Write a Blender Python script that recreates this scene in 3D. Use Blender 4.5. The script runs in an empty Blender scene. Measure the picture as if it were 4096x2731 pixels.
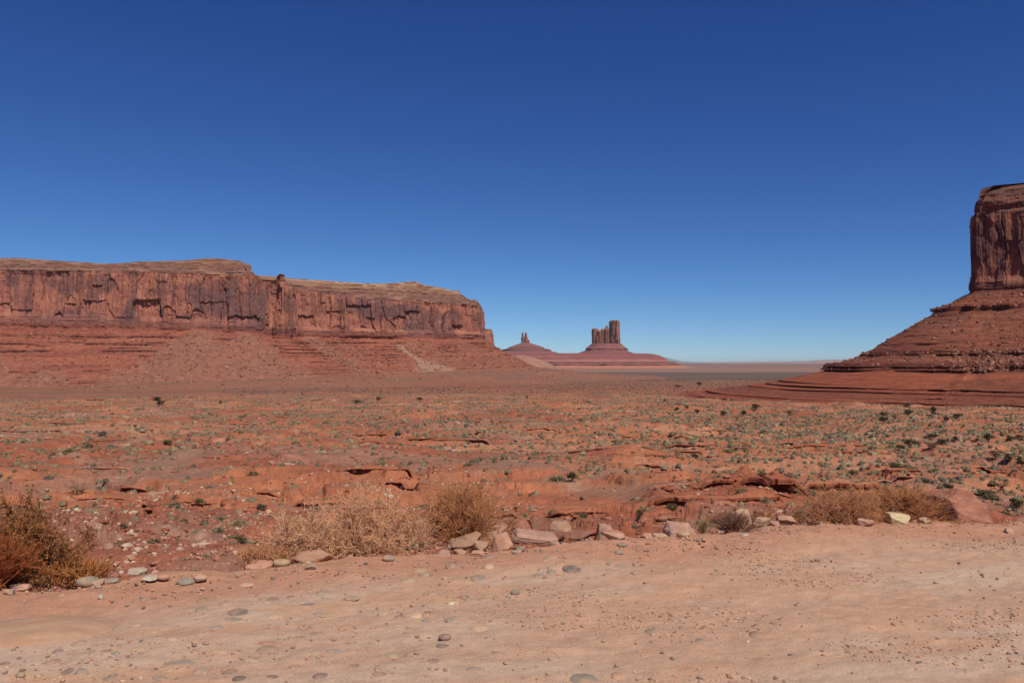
import bpy, math, random
import numpy as np

# ------------------------------------------------------------------ camera, sky, sun, exposure
SC = bpy.context.scene
COL = SC.collection
EZ = 1.6                                   # eye height above the road
F = 3186.0                                 # focal length in photo pixels (28 mm on a 36 mm wide frame)
HORIZON = 1448.0
PITCH = math.atan((HORIZON - 1365.5) / F)
K = 4096 / 2352.0
SUN_AZ, SUN_EL = math.radians(150), math.radians(52)

cam_d = bpy.data.cameras.new("camera")
cam_d.sensor_width = 36.0
cam_d.lens = 28.0
cam_d.clip_start = 0.05
cam_d.clip_end = 400000.0
cam = bpy.data.objects.new("camera", cam_d)
COL.objects.link(cam)
cam.location = (0, 0, EZ)
cam.rotation_euler = (math.radians(90) + PITCH, 0, 0)
SC.camera = cam

world = bpy.data.worlds.new("World")
SC.world = world
world.use_nodes = True
wn, wl = world.node_tree.nodes, world.node_tree.links
bg = wn["Background"]
sky = wn.new("ShaderNodeTexSky")
sky.sky_type = "NISHITA"
sky.sun_disc = False
sky.sun_elevation = SUN_EL
sky.sun_rotation = SUN_AZ
sky.altitude = 1700
sky.air_density = 0.75
sky.dust_density = 0.0
sky.ozone_density = 3.0
sep = wn.new("ShaderNodeSeparateColor"); com = wn.new("ShaderNodeCombineColor")
wl.new(sky.outputs[0], sep.inputs[0])
for ch, (pw, mu) in enumerate([(1.32, 0.27), (1.20, 0.43), (0.93, 0.96)]):      # deep, clean high-desert blue
    a = wn.new("ShaderNodeMath"); a.operation = "POWER"; a.inputs[1].default_value = pw
    b = wn.new("ShaderNodeMath"); b.operation = "MULTIPLY"; b.inputs[1].default_value = mu
    wl.new(sep.outputs[ch], a.inputs[0]); wl.new(a.outputs[0], b.inputs[0]); wl.new(b.outputs[0], com.inputs[ch])
wl.new(com.outputs[0], bg.inputs["Color"])
bg.inputs["Strength"].default_value = 0.10

sun_d = bpy.data.lights.new("sun", "SUN")
sun_d.energy = 4.6
sun_d.angle = math.radians(0.53)
sun_d.color = (1.0, 0.925, 0.765)
sun = bpy.data.objects.new("sun", sun_d)
COL.objects.link(sun)
sun.rotation_euler = (math.radians(90) - SUN_EL, 0, math.pi - SUN_AZ)
SC.view_settings.view_transform = "Standard"
SC.view_settings.look = "None"
SC.view_settings.exposure = 0.0
SC.view_settings.gamma = 1.0
SC.cycles.max_bounces = 4
SC.cycles.diffuse_bounces = 2
SC.cycles.volume_bounces = 0
SC.cycles.transparent_max_bounces = 4

RNG = np.random.default_rng(11)

# ------------------------------------------------------------------ numeric helpers
def lin(r, g, b, k=1.0):
    out = []
    for c in (r, g, b):
        c = c / 255.0
        out.append((c / 12.92 if c <= 0.04045 else ((c + 0.055) / 1.055) ** 2.4) * k)
    return np.array(out)

def hsh(ix, iy, iz, seed):
    with np.errstate(over="ignore"):
        h = (ix.astype(np.int64).astype(np.uint32) * np.uint32(374761393)
             + iy.astype(np.int64).astype(np.uint32) * np.uint32(668265263)
             + iz.astype(np.int64).astype(np.uint32) * np.uint32(2147483647)
             + np.uint32((seed * 974634777) & 0xFFFFFFFF))
        h = (h ^ (h >> np.uint32(13))) * np.uint32(1274126177)
        h = (h ^ (h >> np.uint32(16))) * np.uint32(2246822519)
        h = h ^ (h >> np.uint32(15))
    return h.astype(np.float64) / 4294967295.0

Z0 = np.zeros(1, dtype=np.int64)
def vn2(x, y, seed=0):
    x, y = np.broadcast_arrays(np.asarray(x, float), np.asarray(y, float))
    fx, fy = np.floor(x), np.floor(y)
    u, v = x - fx, y - fy
    u = u * u * u * (u * (u * 6 - 15) + 10)
    v = v * v * v * (v * (v * 6 - 15) + 10)
    a, b = hsh(fx, fy, Z0, seed), hsh(fx + 1, fy, Z0, seed)
    c, d = hsh(fx, fy + 1, Z0, seed), hsh(fx + 1, fy + 1, Z0, seed)
    return (a + (b - a) * u + (c - a) * v + (a - b - c + d) * u * v) * 2 - 1

def fbm(x, y, seed=0, oc=4, gain=0.5):
    t, a, n = 0.0, 1.0, 0.0
    x = np.asarray(x, float); y = np.asarray(y, float)
    for i in range(oc):
        t = t + a * vn2(x * 2 ** i + 17.3 * i, y * 2 ** i - 9.1 * i, seed + 31 * i)
        n += a
        a *= gain
    return t / n

def worley(x, y, seed=0):
    x, y = np.broadcast_arrays(np.asarray(x, float), np.asarray(y, float))
    fx, fy = np.floor(x), np.floor(y)
    f1 = np.full(x.shape, 9.0); f2 = f1.copy(); idv = np.zeros(x.shape)
    for i in (-1, 0, 1):
        for j in (-1, 0, 1):
            cx, cy = fx + i, fy + j
            px = cx + hsh(cx, cy, Z0, seed + 1); py = cy + hsh(cx, cy, Z0, seed + 2)
            d = np.hypot(px - x, py - y)
            near = d < f1
            f2 = np.where(near, f1, np.minimum(f2, d))
            idv = np.where(near, hsh(cx, cy, Z0, seed + 3), idv)
            f1 = np.where(near, d, f1)
    return idv, f1, f2

def sst(a, b, x):
    t = np.clip((x - a) / (b - a), 0, 1)
    return t * t * (3 - 2 * t)

def mixc(a, b, t):
    t = np.asarray(t)[..., None]
    return a * (1 - t) + b * t

# ------------------------------------------------------------------ picture to place
CP, SP = math.cos(PITCH), math.sin(PITCH)
def ray(px, py):
    X = (px - 2048.0) / F
    Y = (1365.5 - py) / F
    d = np.array([X, CP - Y * SP, SP + Y * CP])
    return d / d[1]                        # unit depth

def at(px, py, depth):
    d = ray(px, py)
    return np.array([d[0] * depth, depth, EZ + d[2] * depth])

def zat(y2352, depth):                     # height of a photo row at a depth
    return EZ + ray(2048, y2352 * K)[2] * depth

def on_road(px, py):
    d = ray(px, py)
    t = -EZ / d[2]
    return d * t + np.array([0, 0, EZ])

# ------------------------------------------------------------------ mesh helpers
def mesh_from(name, V, faces, smooth=False):
    """V (n,3); faces (m,k) of one size, or a list of such arrays."""
    me = bpy.data.meshes.new(name)
    V = np.ascontiguousarray(V, dtype=np.float32)
    fl = faces if isinstance(faces, list) else [faces]
    fl = [np.asarray(f, dtype=np.int32) for f in fl if len(f)]
    me.vertices.add(len(V))
    me.vertices.foreach_set("co", V.ravel())
    loops = np.concatenate([f.ravel() for f in fl])
    tot = np.concatenate([np.full(len(f), f.shape[1], dtype=np.int32) for f in fl])
    start = np.concatenate([[0], np.cumsum(tot)[:-1]]).astype(np.int32)
    me.loops.add(len(loops))
    me.loops.foreach_set("vertex_index", loops)
    me.polygons.add(len(tot))
    me.polygons.foreach_set("loop_start", start)
    me.polygons.foreach_set("use_smooth", np.full(len(tot), smooth, dtype=bool))
    me.update(calc_edges=True)
    return me

SAT = 0.90
def add_col(me, C):
    a = me.attributes.new("col", "FLOAT_COLOR", "POINT")
    C4 = np.ones((len(C), 4), dtype=np.float32)
    C = np.asarray(C, dtype=np.float64)
    lum = (C @ np.array([0.3, 0.6, 0.1]))[:, None]
    C4[:, :3] = np.clip(lum + (C - lum) * SAT, 0.0, 1.0)
    a.data.foreach_set("color", C4.ravel())

def grid_faces(nu, nv, closed=False):
    i = np.arange(nu if closed else nu - 1)
    j = np.arange(nv - 1)
    I, J = np.meshgrid(i, j, indexing="ij")
    I2 = (I + 1) % nu
    return np.stack([I * nv + J, I2 * nv + J, I2 * nv + J + 1, I * nv + J + 1], -1).reshape(-1, 4)

def obj(name, me, mat=None, parent=None, loc=None):
    o = bpy.data.objects.new(name, me)
    COL.objects.link(o)
    if mat is not None and not me.materials:
        me.materials.append(mat)
    if parent is not None:
        o.parent = parent
    if loc is not None:
        o.location = loc
    return o

def tag(o, label=None, cat=None, group=None, kind=None):
    if label: o["label"] = label
    if cat: o["category"] = cat
    if group: o["group"] = group
    if kind: o["kind"] = kind
    return o

def thing(name, label, cat, loc=(0, 0, 0), group=None):
    o = bpy.data.objects.new(name, None)
    COL.objects.link(o)
    o.location = loc
    o.empty_display_size = 0.2
    return tag(o, label, cat, group)

# ------------------------------------------------------------------ materials
def mat(name, col=None, var=0.22, scale=3.0, bump=0.4, bscale=12.0, bdist=0.05, rough=0.95,
        coords="Position", rand=0.0, tint=None, tscale=1.0, streak=None, transl=0.0, grain=0.0, gscale=60.0, spot=None, sscale=20.0, samt=0.5):
    m = bpy.data.materials.new(name)
    m.use_nodes = True
    n, l = m.node_tree.nodes, m.node_tree.links
    p = n["Principled BSDF"]
    p.inputs["Roughness"].default_value = rough
    p.inputs["Specular IOR Level"].default_value = 0.15
    if coords == "Position":
        g = n.new("ShaderNodeNewGeometry"); vec = g.outputs["Position"]
    else:
        g = n.new("ShaderNodeTexCoord"); vec = g.outputs["Object"]
    if streak is not None:
        mp = n.new("ShaderNodeMapping"); mp.inputs["Scale"].default_value = streak
        l.new(vec, mp.inputs["Vector"]); vec = mp.outputs[0]
    if col is None:
        a = n.new("ShaderNodeAttribute"); a.attribute_name = "col"; c = a.outputs["Color"]
    else:
        rgb = n.new("ShaderNodeRGB"); rgb.outputs[0].default_value = (*col, 1); c = rgb.outputs[0]
    if tint is not None:
        tn = n.new("ShaderNodeTexNoise"); tn.inputs["Scale"].default_value = tscale; tn.inputs["Detail"].default_value = 5
        l.new(vec, tn.inputs["Vector"])
        rp = n.new("ShaderNodeMapRange"); rp.inputs[1].default_value = 0.42; rp.inputs[2].default_value = 0.62
        l.new(tn.outputs[0], rp.inputs[0])
        mx = n.new("ShaderNodeMix"); mx.data_type = "RGBA"
        l.new(rp.outputs[0], mx.inputs[0]); l.new(c, mx.inputs[6]); mx.inputs[7].default_value = (*tint, 1)
        c = mx.outputs[2]
    nz = n.new("ShaderNodeTexNoise"); nz.inputs["Scale"].default_value = scale; nz.inputs["Detail"].default_value = 8
    nz.inputs["Roughness"].default_value = 0.65
    l.new(vec, nz.inputs["Vector"])
    mr = n.new("ShaderNodeMapRange")
    mr.inputs[1].default_value = 0.25; mr.inputs[2].default_value = 0.75
    mr.inputs[3].default_value = 1 - var; mr.inputs[4].default_value = 1 + var
    l.new(nz.outputs[0], mr.inputs[0])
    fac = mr.outputs[0]
    if grain > 0:
        gz_ = n.new("ShaderNodeTexNoise"); gz_.inputs["Scale"].default_value = gscale; gz_.inputs["Detail"].default_value = 4
        gz_.inputs["Roughness"].default_value = 0.8
        l.new(vec, gz_.inputs["Vector"])
        gr = n.new("ShaderNodeMapRange"); gr.inputs[1].default_value = 0.3; gr.inputs[2].default_value = 0.7
        gr.inputs[3].default_value = 1 - grain; gr.inputs[4].default_value = 1 + grain
        l.new(gz_.outputs[0], gr.inputs[0])
        gm = n.new("ShaderNodeMath"); gm.operation = "MULTIPLY"
        l.new(fac, gm.inputs[0]); l.new(gr.outputs[0], gm.inputs[1]); fac = gm.outputs[0]
    if spot is not None:                       # little embedded stones of another colour
        vo = n.new("ShaderNodeTexVoronoi"); vo.inputs["Scale"].default_value = sscale
        l.new(vec, vo.inputs["Vector"])
        s1 = n.new("ShaderNodeMapRange"); s1.inputs[1].default_value = 0.16; s1.inputs[2].default_value = 0.26; s1.inputs[3].default_value = samt; s1.inputs[4].default_value = 0.0
        l.new(vo.outputs["Distance"], s1.inputs[0])
        sn = n.new("ShaderNodeTexNoise"); sn.inputs["Scale"].default_value = sscale * 0.07; sn.inputs["Detail"].default_value = 3
        l.new(vec, sn.inputs["Vector"])
        s2 = n.new("ShaderNodeMapRange"); s2.inputs[1].default_value = 0.42; s2.inputs[2].default_value = 0.62
        l.new(sn.outputs[0], s2.inputs[0])
        s3 = n.new("ShaderNodeMath"); s3.operation = "MULTIPLY"; l.new(s1.outputs[0], s3.inputs[0]); l.new(s2.outputs[0], s3.inputs[1])
        sx = n.new("ShaderNodeMix"); sx.data_type = "RGBA"
        l.new(s3.outputs[0], sx.inputs[0]); l.new(c, sx.inputs[6]); sx.inputs[7].default_value = (*spot, 1)
        c = sx.outputs[2]
    if rand > 0:
        oi = n.new("ShaderNodeObjectInfo")
        m2 = n.new("ShaderNodeMapRange"); m2.inputs[3].default_value = 1 - rand; m2.inputs[4].default_value = 1 + rand
        l.new(oi.outputs["Random"], m2.inputs[0])
        mm = n.new("ShaderNodeMath"); mm.operation = "MULTIPLY"
        l.new(fac, mm.inputs[0]); l.new(m2.outputs[0], mm.inputs[1]); fac = mm.outputs[0]
    vm = n.new("ShaderNodeVectorMath"); vm.operation = "SCALE"
    l.new(c, vm.inputs[0]); l.new(fac, vm.inputs["Scale"])
    l.new(vm.outputs[0], p.inputs["Base Color"])
    if bump > 0:
        bz = n.new("ShaderNodeTexNoise"); bz.inputs["Scale"].default_value = bscale; bz.inputs["Detail"].default_value = 6
        bz.inputs["Roughness"].default_value = 0.7
        l.new(vec, bz.inputs["Vector"])
        b = n.new("ShaderNodeBump"); b.inputs["Strength"].default_value = bump; b.inputs["Distance"].default_value = bdist
        l.new(bz.outputs[0], b.inputs["Height"]); l.new(b.outputs[0], p.inputs["Normal"])
    if transl > 0:
        t = n.new("ShaderNodeBsdfTranslucent"); l.new(vm.outputs[0], t.inputs[0])
        ms = n.new("ShaderNodeMixShader"); ms.inputs[0].default_value = transl
        l.new(p.outputs[0], ms.inputs[1]); l.new(t.outputs[0], ms.inputs[2])
        l.new(ms.outputs[0], n["Material Output"].inputs["Surface"])
    return m

M_cliff = mat("cliff_sandstone", var=0.22, scale=0.12, bump=0.6, bscale=0.25, bdist=1.5, streak=(1, 1, 0.35))
M_talus = mat("talus_shale", var=0.28, scale=0.16, bump=0.7, bscale=0.3, bdist=1.2)
M_far = mat("far_sandstone", var=0.2, scale=0.02, bump=0.5, bscale=0.04, bdist=6.0)
M_ground = mat("desert_soil", var=0.26, scale=1.6, bump=0.9, bscale=2.8, bdist=0.22, grain=0.22, gscale=9.0, spot=tuple(lin(196, 158, 132)), sscale=3.2, samt=0.55)
M_road = mat("packed_dirt", var=0.15, scale=7.0, bump=0.75, bscale=60.0, bdist=0.014, grain=0.16, gscale=90.0, spot=tuple(lin(150, 124, 110)), sscale=34.0, samt=0.6)
M_mount = mat("haze_blue_mountain", var=0.1, scale=0.001, bump=0)

# ------------------------------------------------------------------ the near verge line and the valley profile
EDGE_PX = [(-900, 2400), (0, 2345), (300, 2338), (550, 2320), (900, 2300), (1100, 2272), (1400, 2250), (1640, 2228),
           (1800, 2222), (2000, 2200), (2200, 2190), (2350, 2180), (2500, 2172), (2700, 2168), (2900, 2150), (3100, 2122),
           (3300, 2108), (3500, 2098), (3700, 2085), (3900, 2080), (4096, 2075), (5000, 2040)]
_e = np.array([on_road(a, b)[:2] for a, b in EDGE_PX])
_e = np.vstack([_e[0] - (_e[3] - _e[0]) * 8, _e, _e[-1] + (_e[-1] - _e[-4]) * 8])
def edge_y(x):
    return np.interp(x, _e[:, 0], _e[:, 1])

R_T = np.array([6, 12, 20, 28, 34, 42, 55, 72, 95, 135, 210, 300, 400, 560, 1000, 1500, 2200, 4000, 6000, 12000, 300000.])
Z_T = np.array([-5, -6.2, -7.5, -8.3, -8.9, -9.8, -11.2, -12.4, -13.5, -14.9, -16.6, -19, -21.4, -24.6, -30, -32, -35, -39, -41, -44, -46.])

# rock steps of the valley floor: (px, py, length m, height m)
STEPS = [(760, 2010, 15, 1.0), (1000, 1968, 8, 0.8), (1330, 1985, 9, 0.9), (620, 2050, 5, 0.5), (380, 1905, 10, 0.7),
         (150, 1840, 12, 0.8), (2080, 1985, 6, 0.8), (2340, 2005, 8, 1.0), (2870, 2020, 12, 1.6), (2960, 1985, 14, 1.5),
         (2760, 1965, 12, 1.0), (3100, 1990, 7, 2.5), (3390, 1962, 9, 1.6), (3010, 1945, 14, 0.9), (2850, 1812, 22, 1.1),
         (2440, 1838, 18, 0.8), (2590, 1846, 16, 0.8), (1730, 1768, 14, 0.9), (1500, 1740, 16, 0.8), (1560, 1765, 18, 0.8),
         (1300, 1660, 36, 1.2), (1210, 1602, 34, 1.8), (700, 1598, 55, 1.6), (420, 1606, 40, 1.2), (2300, 1626, 36, 1.0),
         (2600, 1690, 40, 0.9), (2830, 1672, 36, 1.0), (1840, 1772, 16, 0.8), (3250, 1790, 14, 0.8), (3450, 1845, 12, 0.8),
         (120, 1740, 24, 1.0), (420, 1755, 18, 0.8), (300, 1700, 30, 1.0), (2230, 1722, 22, 0.8), (3620, 1935, 6, 0.9),
         (3300, 1820, 18, 1.0), (2640, 2045, 10, 0.9), (2500, 2120, 8, 0.7), (2300, 2080, 6, 0.8), (3200, 2050, 8, 1.4),
         (930, 1700, 26, 0.9), (2700, 1740, 30, 0.7), (3700, 1720, 34, 0.7), (2950, 2065, 7, 0.9), (900, 1830, 10, 0.5)]
_rg = np.random.default_rng(77)
for _i in range(60):
    STEPS.append((_rg.uniform(-100, 4200), 1448 + 10 ** _rg.uniform(2.2, 2.82), _rg.uniform(4, 12), _rg.uniform(0.3, 0.65)))
def base_valley(r):
    return EZ + np.interp(np.log(r), np.log(R_T), Z_T)
def base_pt(px, py):
    d = ray(px, py)
    rr = np.exp(np.linspace(math.log(24), math.log(20000), 1500))
    hd = math.hypot(d[0], 1)
    z = EZ + d[2] * rr / hd
    k = int(np.argmax(z <= base_valley(rr)))
    return d[0] * rr[k] / hd, rr[k] / hd
STEP_P = [(*base_pt(a, b), L * (1.0 if h > 1.2 else 0.8), h * (0.6 if h > 1.2 else 0.5), i) for i, (a, b, L, h) in enumerate(STEPS)]

def step_line(x, cx, cy, L, i):
    return cy + vn2(x / (L * 0.22), x * 0 + i, 40 + i) * L * 0.06 + vn2(x / 1.7, x * 0, 41 + i) * 0.35

def ground_z(x, y):
    x = np.asarray(x, float); y = np.asarray(y, float)
    r = np.maximum(np.hypot(x, y), 1.0)
    a = sst(20, 45, r)
    far = 1 - sst(500, 1100, r)
    v = base_valley(r)
    m = fbm(x / 34 + 3.1, y / 24, 5, 4) * 2.6 * a * far
    m = m + np.abs(fbm(x / 17, y / 11, 8, 3)) * 1.5 * a * far
    m = m + fbm(x / 5.0, y / 3.6, 9, 4, 0.6) * 0.42 * a * (1 - sst(150, 400, r))
    m = m - (1 - sst(0.0, 0.16, np.abs(fbm(x / 15 + y / 40, y / 20, 10, 3)))) * 0.8 * a * (1 - sst(150, 350, r))
    m = m + np.abs(fbm(x / 2.2, y / 1.6, 11, 3)) * 0.22 * a * (1 - sst(90, 200, r))
    m = m + fbm(x / 900, y / 500, 12, 3) * 3.5 * sst(600, 1500, r) * (1 - sst(15000, 30000, r))
    # strata: gentle stepping of the mounds
    s = 0.85
    h = v + m
    q = h / s + fbm(x / 13, y / 9, 21, 2) * 0.35
    fq = q - np.floor(q)
    st = (sst(0.60, 0.95, fq) - fq) * s
    mask = sst(-0.05, 0.35, fbm(x / 60 + 9, y / 38, 14, 2)) * a * (1 - sst(350, 700, r))
    h = h + st * mask
    s2 = 0.30
    q2 = h / s2 + fbm(x / 6, y / 5, 23, 3) * 0.9
    f2 = q2 - np.floor(q2)
    h = h + (sst(0.72, 0.96, f2) - f2) * s2 * sst(-0.1, 0.25, fbm(x / 24 + 4, y / 15, 24, 3)) * a * (1 - sst(130, 260, r))
    shp = h.shape
    xf, yf, h = np.broadcast_to(x, shp).ravel(), np.broadcast_to(y, shp).ravel(), h.ravel().copy()
    for (cx, cy, L, hh, i) in STEP_P:
        ii = np.nonzero((np.abs(xf - cx) < 0.8 * L) & (np.abs(yf - cy) < 22 + 2 * L))[0]
        if not len(ii):
            continue
        xs, ys = xf[ii], yf[ii]
        yy = ys - step_line(xs, cx, cy, L, i)
        fall = np.exp(-np.clip(yy, 0, None) / (5 + L * 0.5))
        h[ii] += hh * sst(-0.3, 0.3, yy) * fall * (1 - sst(0.6, 1.25, np.abs(xs - cx) / (L * 0.5)))
    h = h.reshape(shp)
    sd = y - edge_y(x)
    t = np.clip(sd / 12.0, 0, 1)
    k = 1 - (1 - t) ** 2.4
    terr = -0.16 + 0 * x
    return np.where(sd <= 0, terr, terr * (1 - k) + h * k)

def ground_hit(px, py, rmin=20.0, rmax=30000.0):
    d = ray(px, py)
    hd = math.hypot(d[0], 1)
    rr = np.exp(np.linspace(math.log(rmin), math.log(rmax), 2500))
    x, y, z = d[0] * rr / hd, rr / hd, EZ + d[2] * rr / hd
    under = z <= ground_z(x, y)
    k = int(np.argmax(under)) if under.any() else len(rr) - 1
    return np.array([x[k], y[k], ground_z(x[k:k + 1], y[k:k + 1])[0]])

def gz(x, y):
    return float(ground_z(np.array([x]), np.array([y]))[0])

# colours of the valley floor
C_or, C_red, C_pink = lin(186, 112, 76), lin(165, 92, 65), lin(168, 116, 96)
C_pale, C_grey, C_white = lin(196, 136, 102), lin(128, 100, 84), lin(205, 178, 156)
def ground_col(x, y):
    r = np.hypot(x, y)
    n1 = fbm(x / 30, y / 13, 51, 4)
    n2 = fbm(x / 22 + 5, y / 8, 52, 4)
    n3 = fbm(x / 14, y / 3.2, 53, 4)
    n4 = fbm(x / 45, y / 14, 54, 3)
    c = mixc(C_or, C_red, sst(-0.15, 0.4, n1 + 0.1 * sst(10, -30, x)))
    c = mixc(c, C_pink, sst(0.12, 0.35, n2) * 0.8)
    c = mixc(c, C_pale, sst(0.12, 0.4, n4) * 0.55)
    c = mixc(c, C_white, sst(0.30, 0.5, fbm(x / 9, y / 1.6, 59, 5, 0.65)) * sst(-0.1, 0.3, n3) * 0.6)
    c = mixc(c, lin(150, 118, 98), sst(0.1, 0.45, fbm(x / 11, y / 5, 50, 5, 0.65)) * 0.55)
    c = c * (1 + 0.22 * fbm(x / 1.6, y / 1.0, 49, 4, 0.65))[..., None]
    # nearest slope on the left: redder, stony
    c = mixc(c, mixc(lin(170, 100, 76), C_pink, sst(-0.1, 0.3, fbm(x / 5, y / 5, 57, 4))), sst(1, -14, x) * sst(75, 40, r) * 0.8)
    c = mixc(c, C_white, sst(0.22, 0.5, fbm(x / 1.5, y / 1.1, 58, 5, 0.7)) * sst(2, -12, x) * sst(90, 40, r) * 0.45)
    # greyer pediment and scrub flats further out
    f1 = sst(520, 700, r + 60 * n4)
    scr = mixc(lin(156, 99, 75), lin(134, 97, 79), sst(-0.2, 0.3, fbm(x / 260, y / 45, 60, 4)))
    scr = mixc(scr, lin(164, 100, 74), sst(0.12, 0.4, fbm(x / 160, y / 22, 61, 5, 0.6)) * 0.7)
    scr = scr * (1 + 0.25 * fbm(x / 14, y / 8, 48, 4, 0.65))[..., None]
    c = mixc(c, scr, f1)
    ry = y + 260 * fbm(x / 900, y / 2500, 62, 3)
    dark = sst(1300, 1560, ry) * (1 - sst(2750, 2900, ry)) * sst(-200, 500, x)
    c = mixc(c, mixc(lin(104, 88, 80), lin(126, 98, 86), sst(0, 0.4, fbm(x / 400, y / 60, 63, 4))), dark)
    f2 = sst(2750, 2950, ry)
    pl = mixc(lin(154, 116, 100), lin(164, 110, 88), sst(-0.1, 0.25, fbm(x / 700, y / 500, 64, 4)))
    pl = mixc(pl, lin(150, 118, 106), sst(0.0, 0.3, fbm(x / 1500, y / 420, 65, 4)))
    c = mixc(c, pl, f2)
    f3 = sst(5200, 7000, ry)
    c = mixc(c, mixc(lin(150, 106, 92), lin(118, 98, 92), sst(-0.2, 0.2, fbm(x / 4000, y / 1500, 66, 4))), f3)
    return c * 0.86

# ------------------------------------------------------------------ the ground: one sheet to the horizon
def build_ground():
    th = np.concatenate([np.arange(-180, -46, 4.0), np.arange(-46, -35, 0.4), np.arange(-35, 35, 0.045),
                         np.arange(35, 46, 0.4), np.arange(46, 180, 4.0)])
    th = np.radians(th)
    lr = np.concatenate([np.exp(np.linspace(math.log(0.8), math.log(26), 60))[:-1],
                         np.exp(np.linspace(math.log(26), math.log(700), 760))[:-1],
                         np.exp(np.linspace(math.log(700), math.log(9000), 150))[:-1],
                         np.exp(np.linspace(math.log(9000), math.log(110000), 30))])
    T, R = np.meshgrid(th, lr, indexing="ij")
    x, y = np.sin(T) * R, np.cos(T) * R
    z = ground_z(x, y)
    V = np.stack([x, y, z], -1).reshape(-1, 3)
    me = mesh_from("ground", V, grid_faces(len(th), len(lr), True), True)
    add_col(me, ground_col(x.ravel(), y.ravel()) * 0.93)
    o = obj("ground", me, M_ground)
    tag(o, "red and orange desert valley floor reaching to the horizon", None, None, "structure")
build_ground()

# ------------------------------------------------------------------ the dirt road at the viewer's feet
def road_z(x, y):
    x = np.asarray(x, float); y = np.asarray(y, float)
    e = edge_y(x)
    sd = y - e
    al = x * 0.97 + y * 0.24                 # along the road
    ac = y * 0.97 - x * 0.24                 # across it
    z = fbm(al / 2.2, ac / 1.1, 71, 4) * 0.035 + fbm(al / 0.5, ac / 0.3, 72, 4) * 0.012
    z = z + fbm(x / 0.09, y / 0.07, 73, 3) * 0.0065
    z = z + sst(-0.9, -0.15, sd) * (0.035 + 0.05 * fbm(x / 0.7, y / 0.5, 74, 4))
    z = z - np.clip(sd + 0.05, 0, None) ** 1.25 * 0.85
    return z - 0.02

def build_road():
    xs = np.concatenate([np.linspace(-40, -6.5, 60)[:-1], np.linspace(-6.5, 8.5, 1500)[:-1], np.linspace(8.5, 40, 60)])
    sd = np.concatenate([np.linspace(-22, -4.9, 40)[:-1], np.linspace(-4.9, 0.0, 520)[:-1], np.linspace(0.0, 1.1, 60)])
    X, S = np.meshgrid(xs, sd, indexing="ij")
    rag = (fbm(X / 0.8, X * 0 + 2, 75, 4) * 0.16) * sst(-0.9, -0.1, S)
    Y = edge_y(X) + S
    Z = road_z(X, Y - rag)
    V = np.stack([X, Y, Z], -1).reshape(-1, 3)
    me = mesh_from("dirt_road", V, grid_faces(len(xs), len(sd)), True)
    al = X * 0.97 + Y * 0.24; ac = Y * 0.97 - X * 0.24
    c_tan, c_pale, c_or, c_red = lin(194, 151, 123), lin(196, 162, 138), lin(197, 150, 118), lin(186, 132, 104)
    n = fbm(al / 2.6, ac / 0.55, 81, 5)
    c = mixc(c_tan, c_pale, sst(-0.1, 0.4, n + 0.22 * sst(-1, 3, X)))
    c = mixc(c, c_or, sst(0.05, 0.4, fbm(al / 0.9, ac / 0.3, 82, 5)) * 0.75)
    c = mixc(c, lin(178, 142, 120), sst(0.25, 0.5, fbm(al / 0.25, ac / 0.1, 84, 4)) * 0.5)
    c = mixc(c, c_red, sst(-1.0, -0.35, S + 0.35 * fbm(X / 1.5, Y / 0.7, 83, 4)))
    add_col(me, (c * 0.92).reshape(-1, 3))
    o = obj("dirt_road", me, M_road)
    tag(o, "pale tan dirt road of packed earth along the valley rim", None, None, "structure")
build_road()

# ------------------------------------------------------------------ rock walls: a path, a profile and weathering
def smooth_path(P, w, closed):
    n = len(P)
    k = np.hanning(2 * w + 3)[1:-1]; k /= k.sum()
    out = np.empty_like(P)
    for a in range(P.shape[1]):
        v = P[:, a]
        v = np.concatenate([v[-w - 1:], v, v[:w + 1]]) if closed else np.concatenate([np.full(w + 1, v[0]) - (v[w + 1:0:-1] - v[0]), v, np.full(w + 1, v[-1]) + (v[-1] - v[-2:-w - 3:-1])])
        out[:, a] = np.convolve(v, k, "valid")[1:n + 1]
    return out

def normals(P, closed):
    d = np.roll(P, -1, 0) - np.roll(P, 1, 0) if closed else np.gradient(P, axis=0)
    d /= np.linalg.norm(d, axis=1)[:, None] + 1e-9
    return np.stack([d[:, 1], -d[:, 0]], -1)          # right-hand side of the path (path runs left to right seen from us)

def resample(ctrl, nu, closed, dens=None):
    """ctrl rows: x, y, then attributes. returns resampled rows and arc length."""
    C = np.asarray(ctrl, float)
    if closed:
        C = np.vstack([C, C[:1]])
    seg = np.hypot(*np.diff(C[:, :2], axis=0).T)
    s = np.concatenate([[0], np.cumsum(seg)])
    if dens is None:
        q = np.linspace(0, s[-1], nu, endpoint=not closed)
    else:
        w = np.interp(np.linspace(0, s[-1], 2000), s, np.append(dens, dens[0]) if closed else dens)
        cw = np.concatenate([[0], np.cumsum(w)]); cw /= cw[-1]
        q = np.interp(np.linspace(0, 1, nu, endpoint=not closed), cw, np.linspace(0, s[-1], 2001))
    return np.stack([np.interp(q, s, C[:, k]) for k in range(C.shape[1])], -1), q

def columns1(q, seed):
    """1-D joint pattern: id of the column, place across it (-1..1), distance to the joint."""
    f = np.floor(q)
    best = np.full(q.shape, 9.0); sec = best.copy(); idv = np.zeros(q.shape); off = np.zeros(q.shape)
    for i in (-1, 0, 1):
        c = f + i
        p = c + 0.12 + 0.76 * hsh(c, Z0, Z0, seed)
        d = np.abs(q - p)
        n = d < best
        sec = np.where(n, best, np.minimum(sec, d))
        idv = np.where(n, hsh(c, Z0, Z0, seed + 1), idv); off = np.where(n, q - p, off)
        best = np.where(n, d, best)
    return idv, off, sec - best

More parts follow.
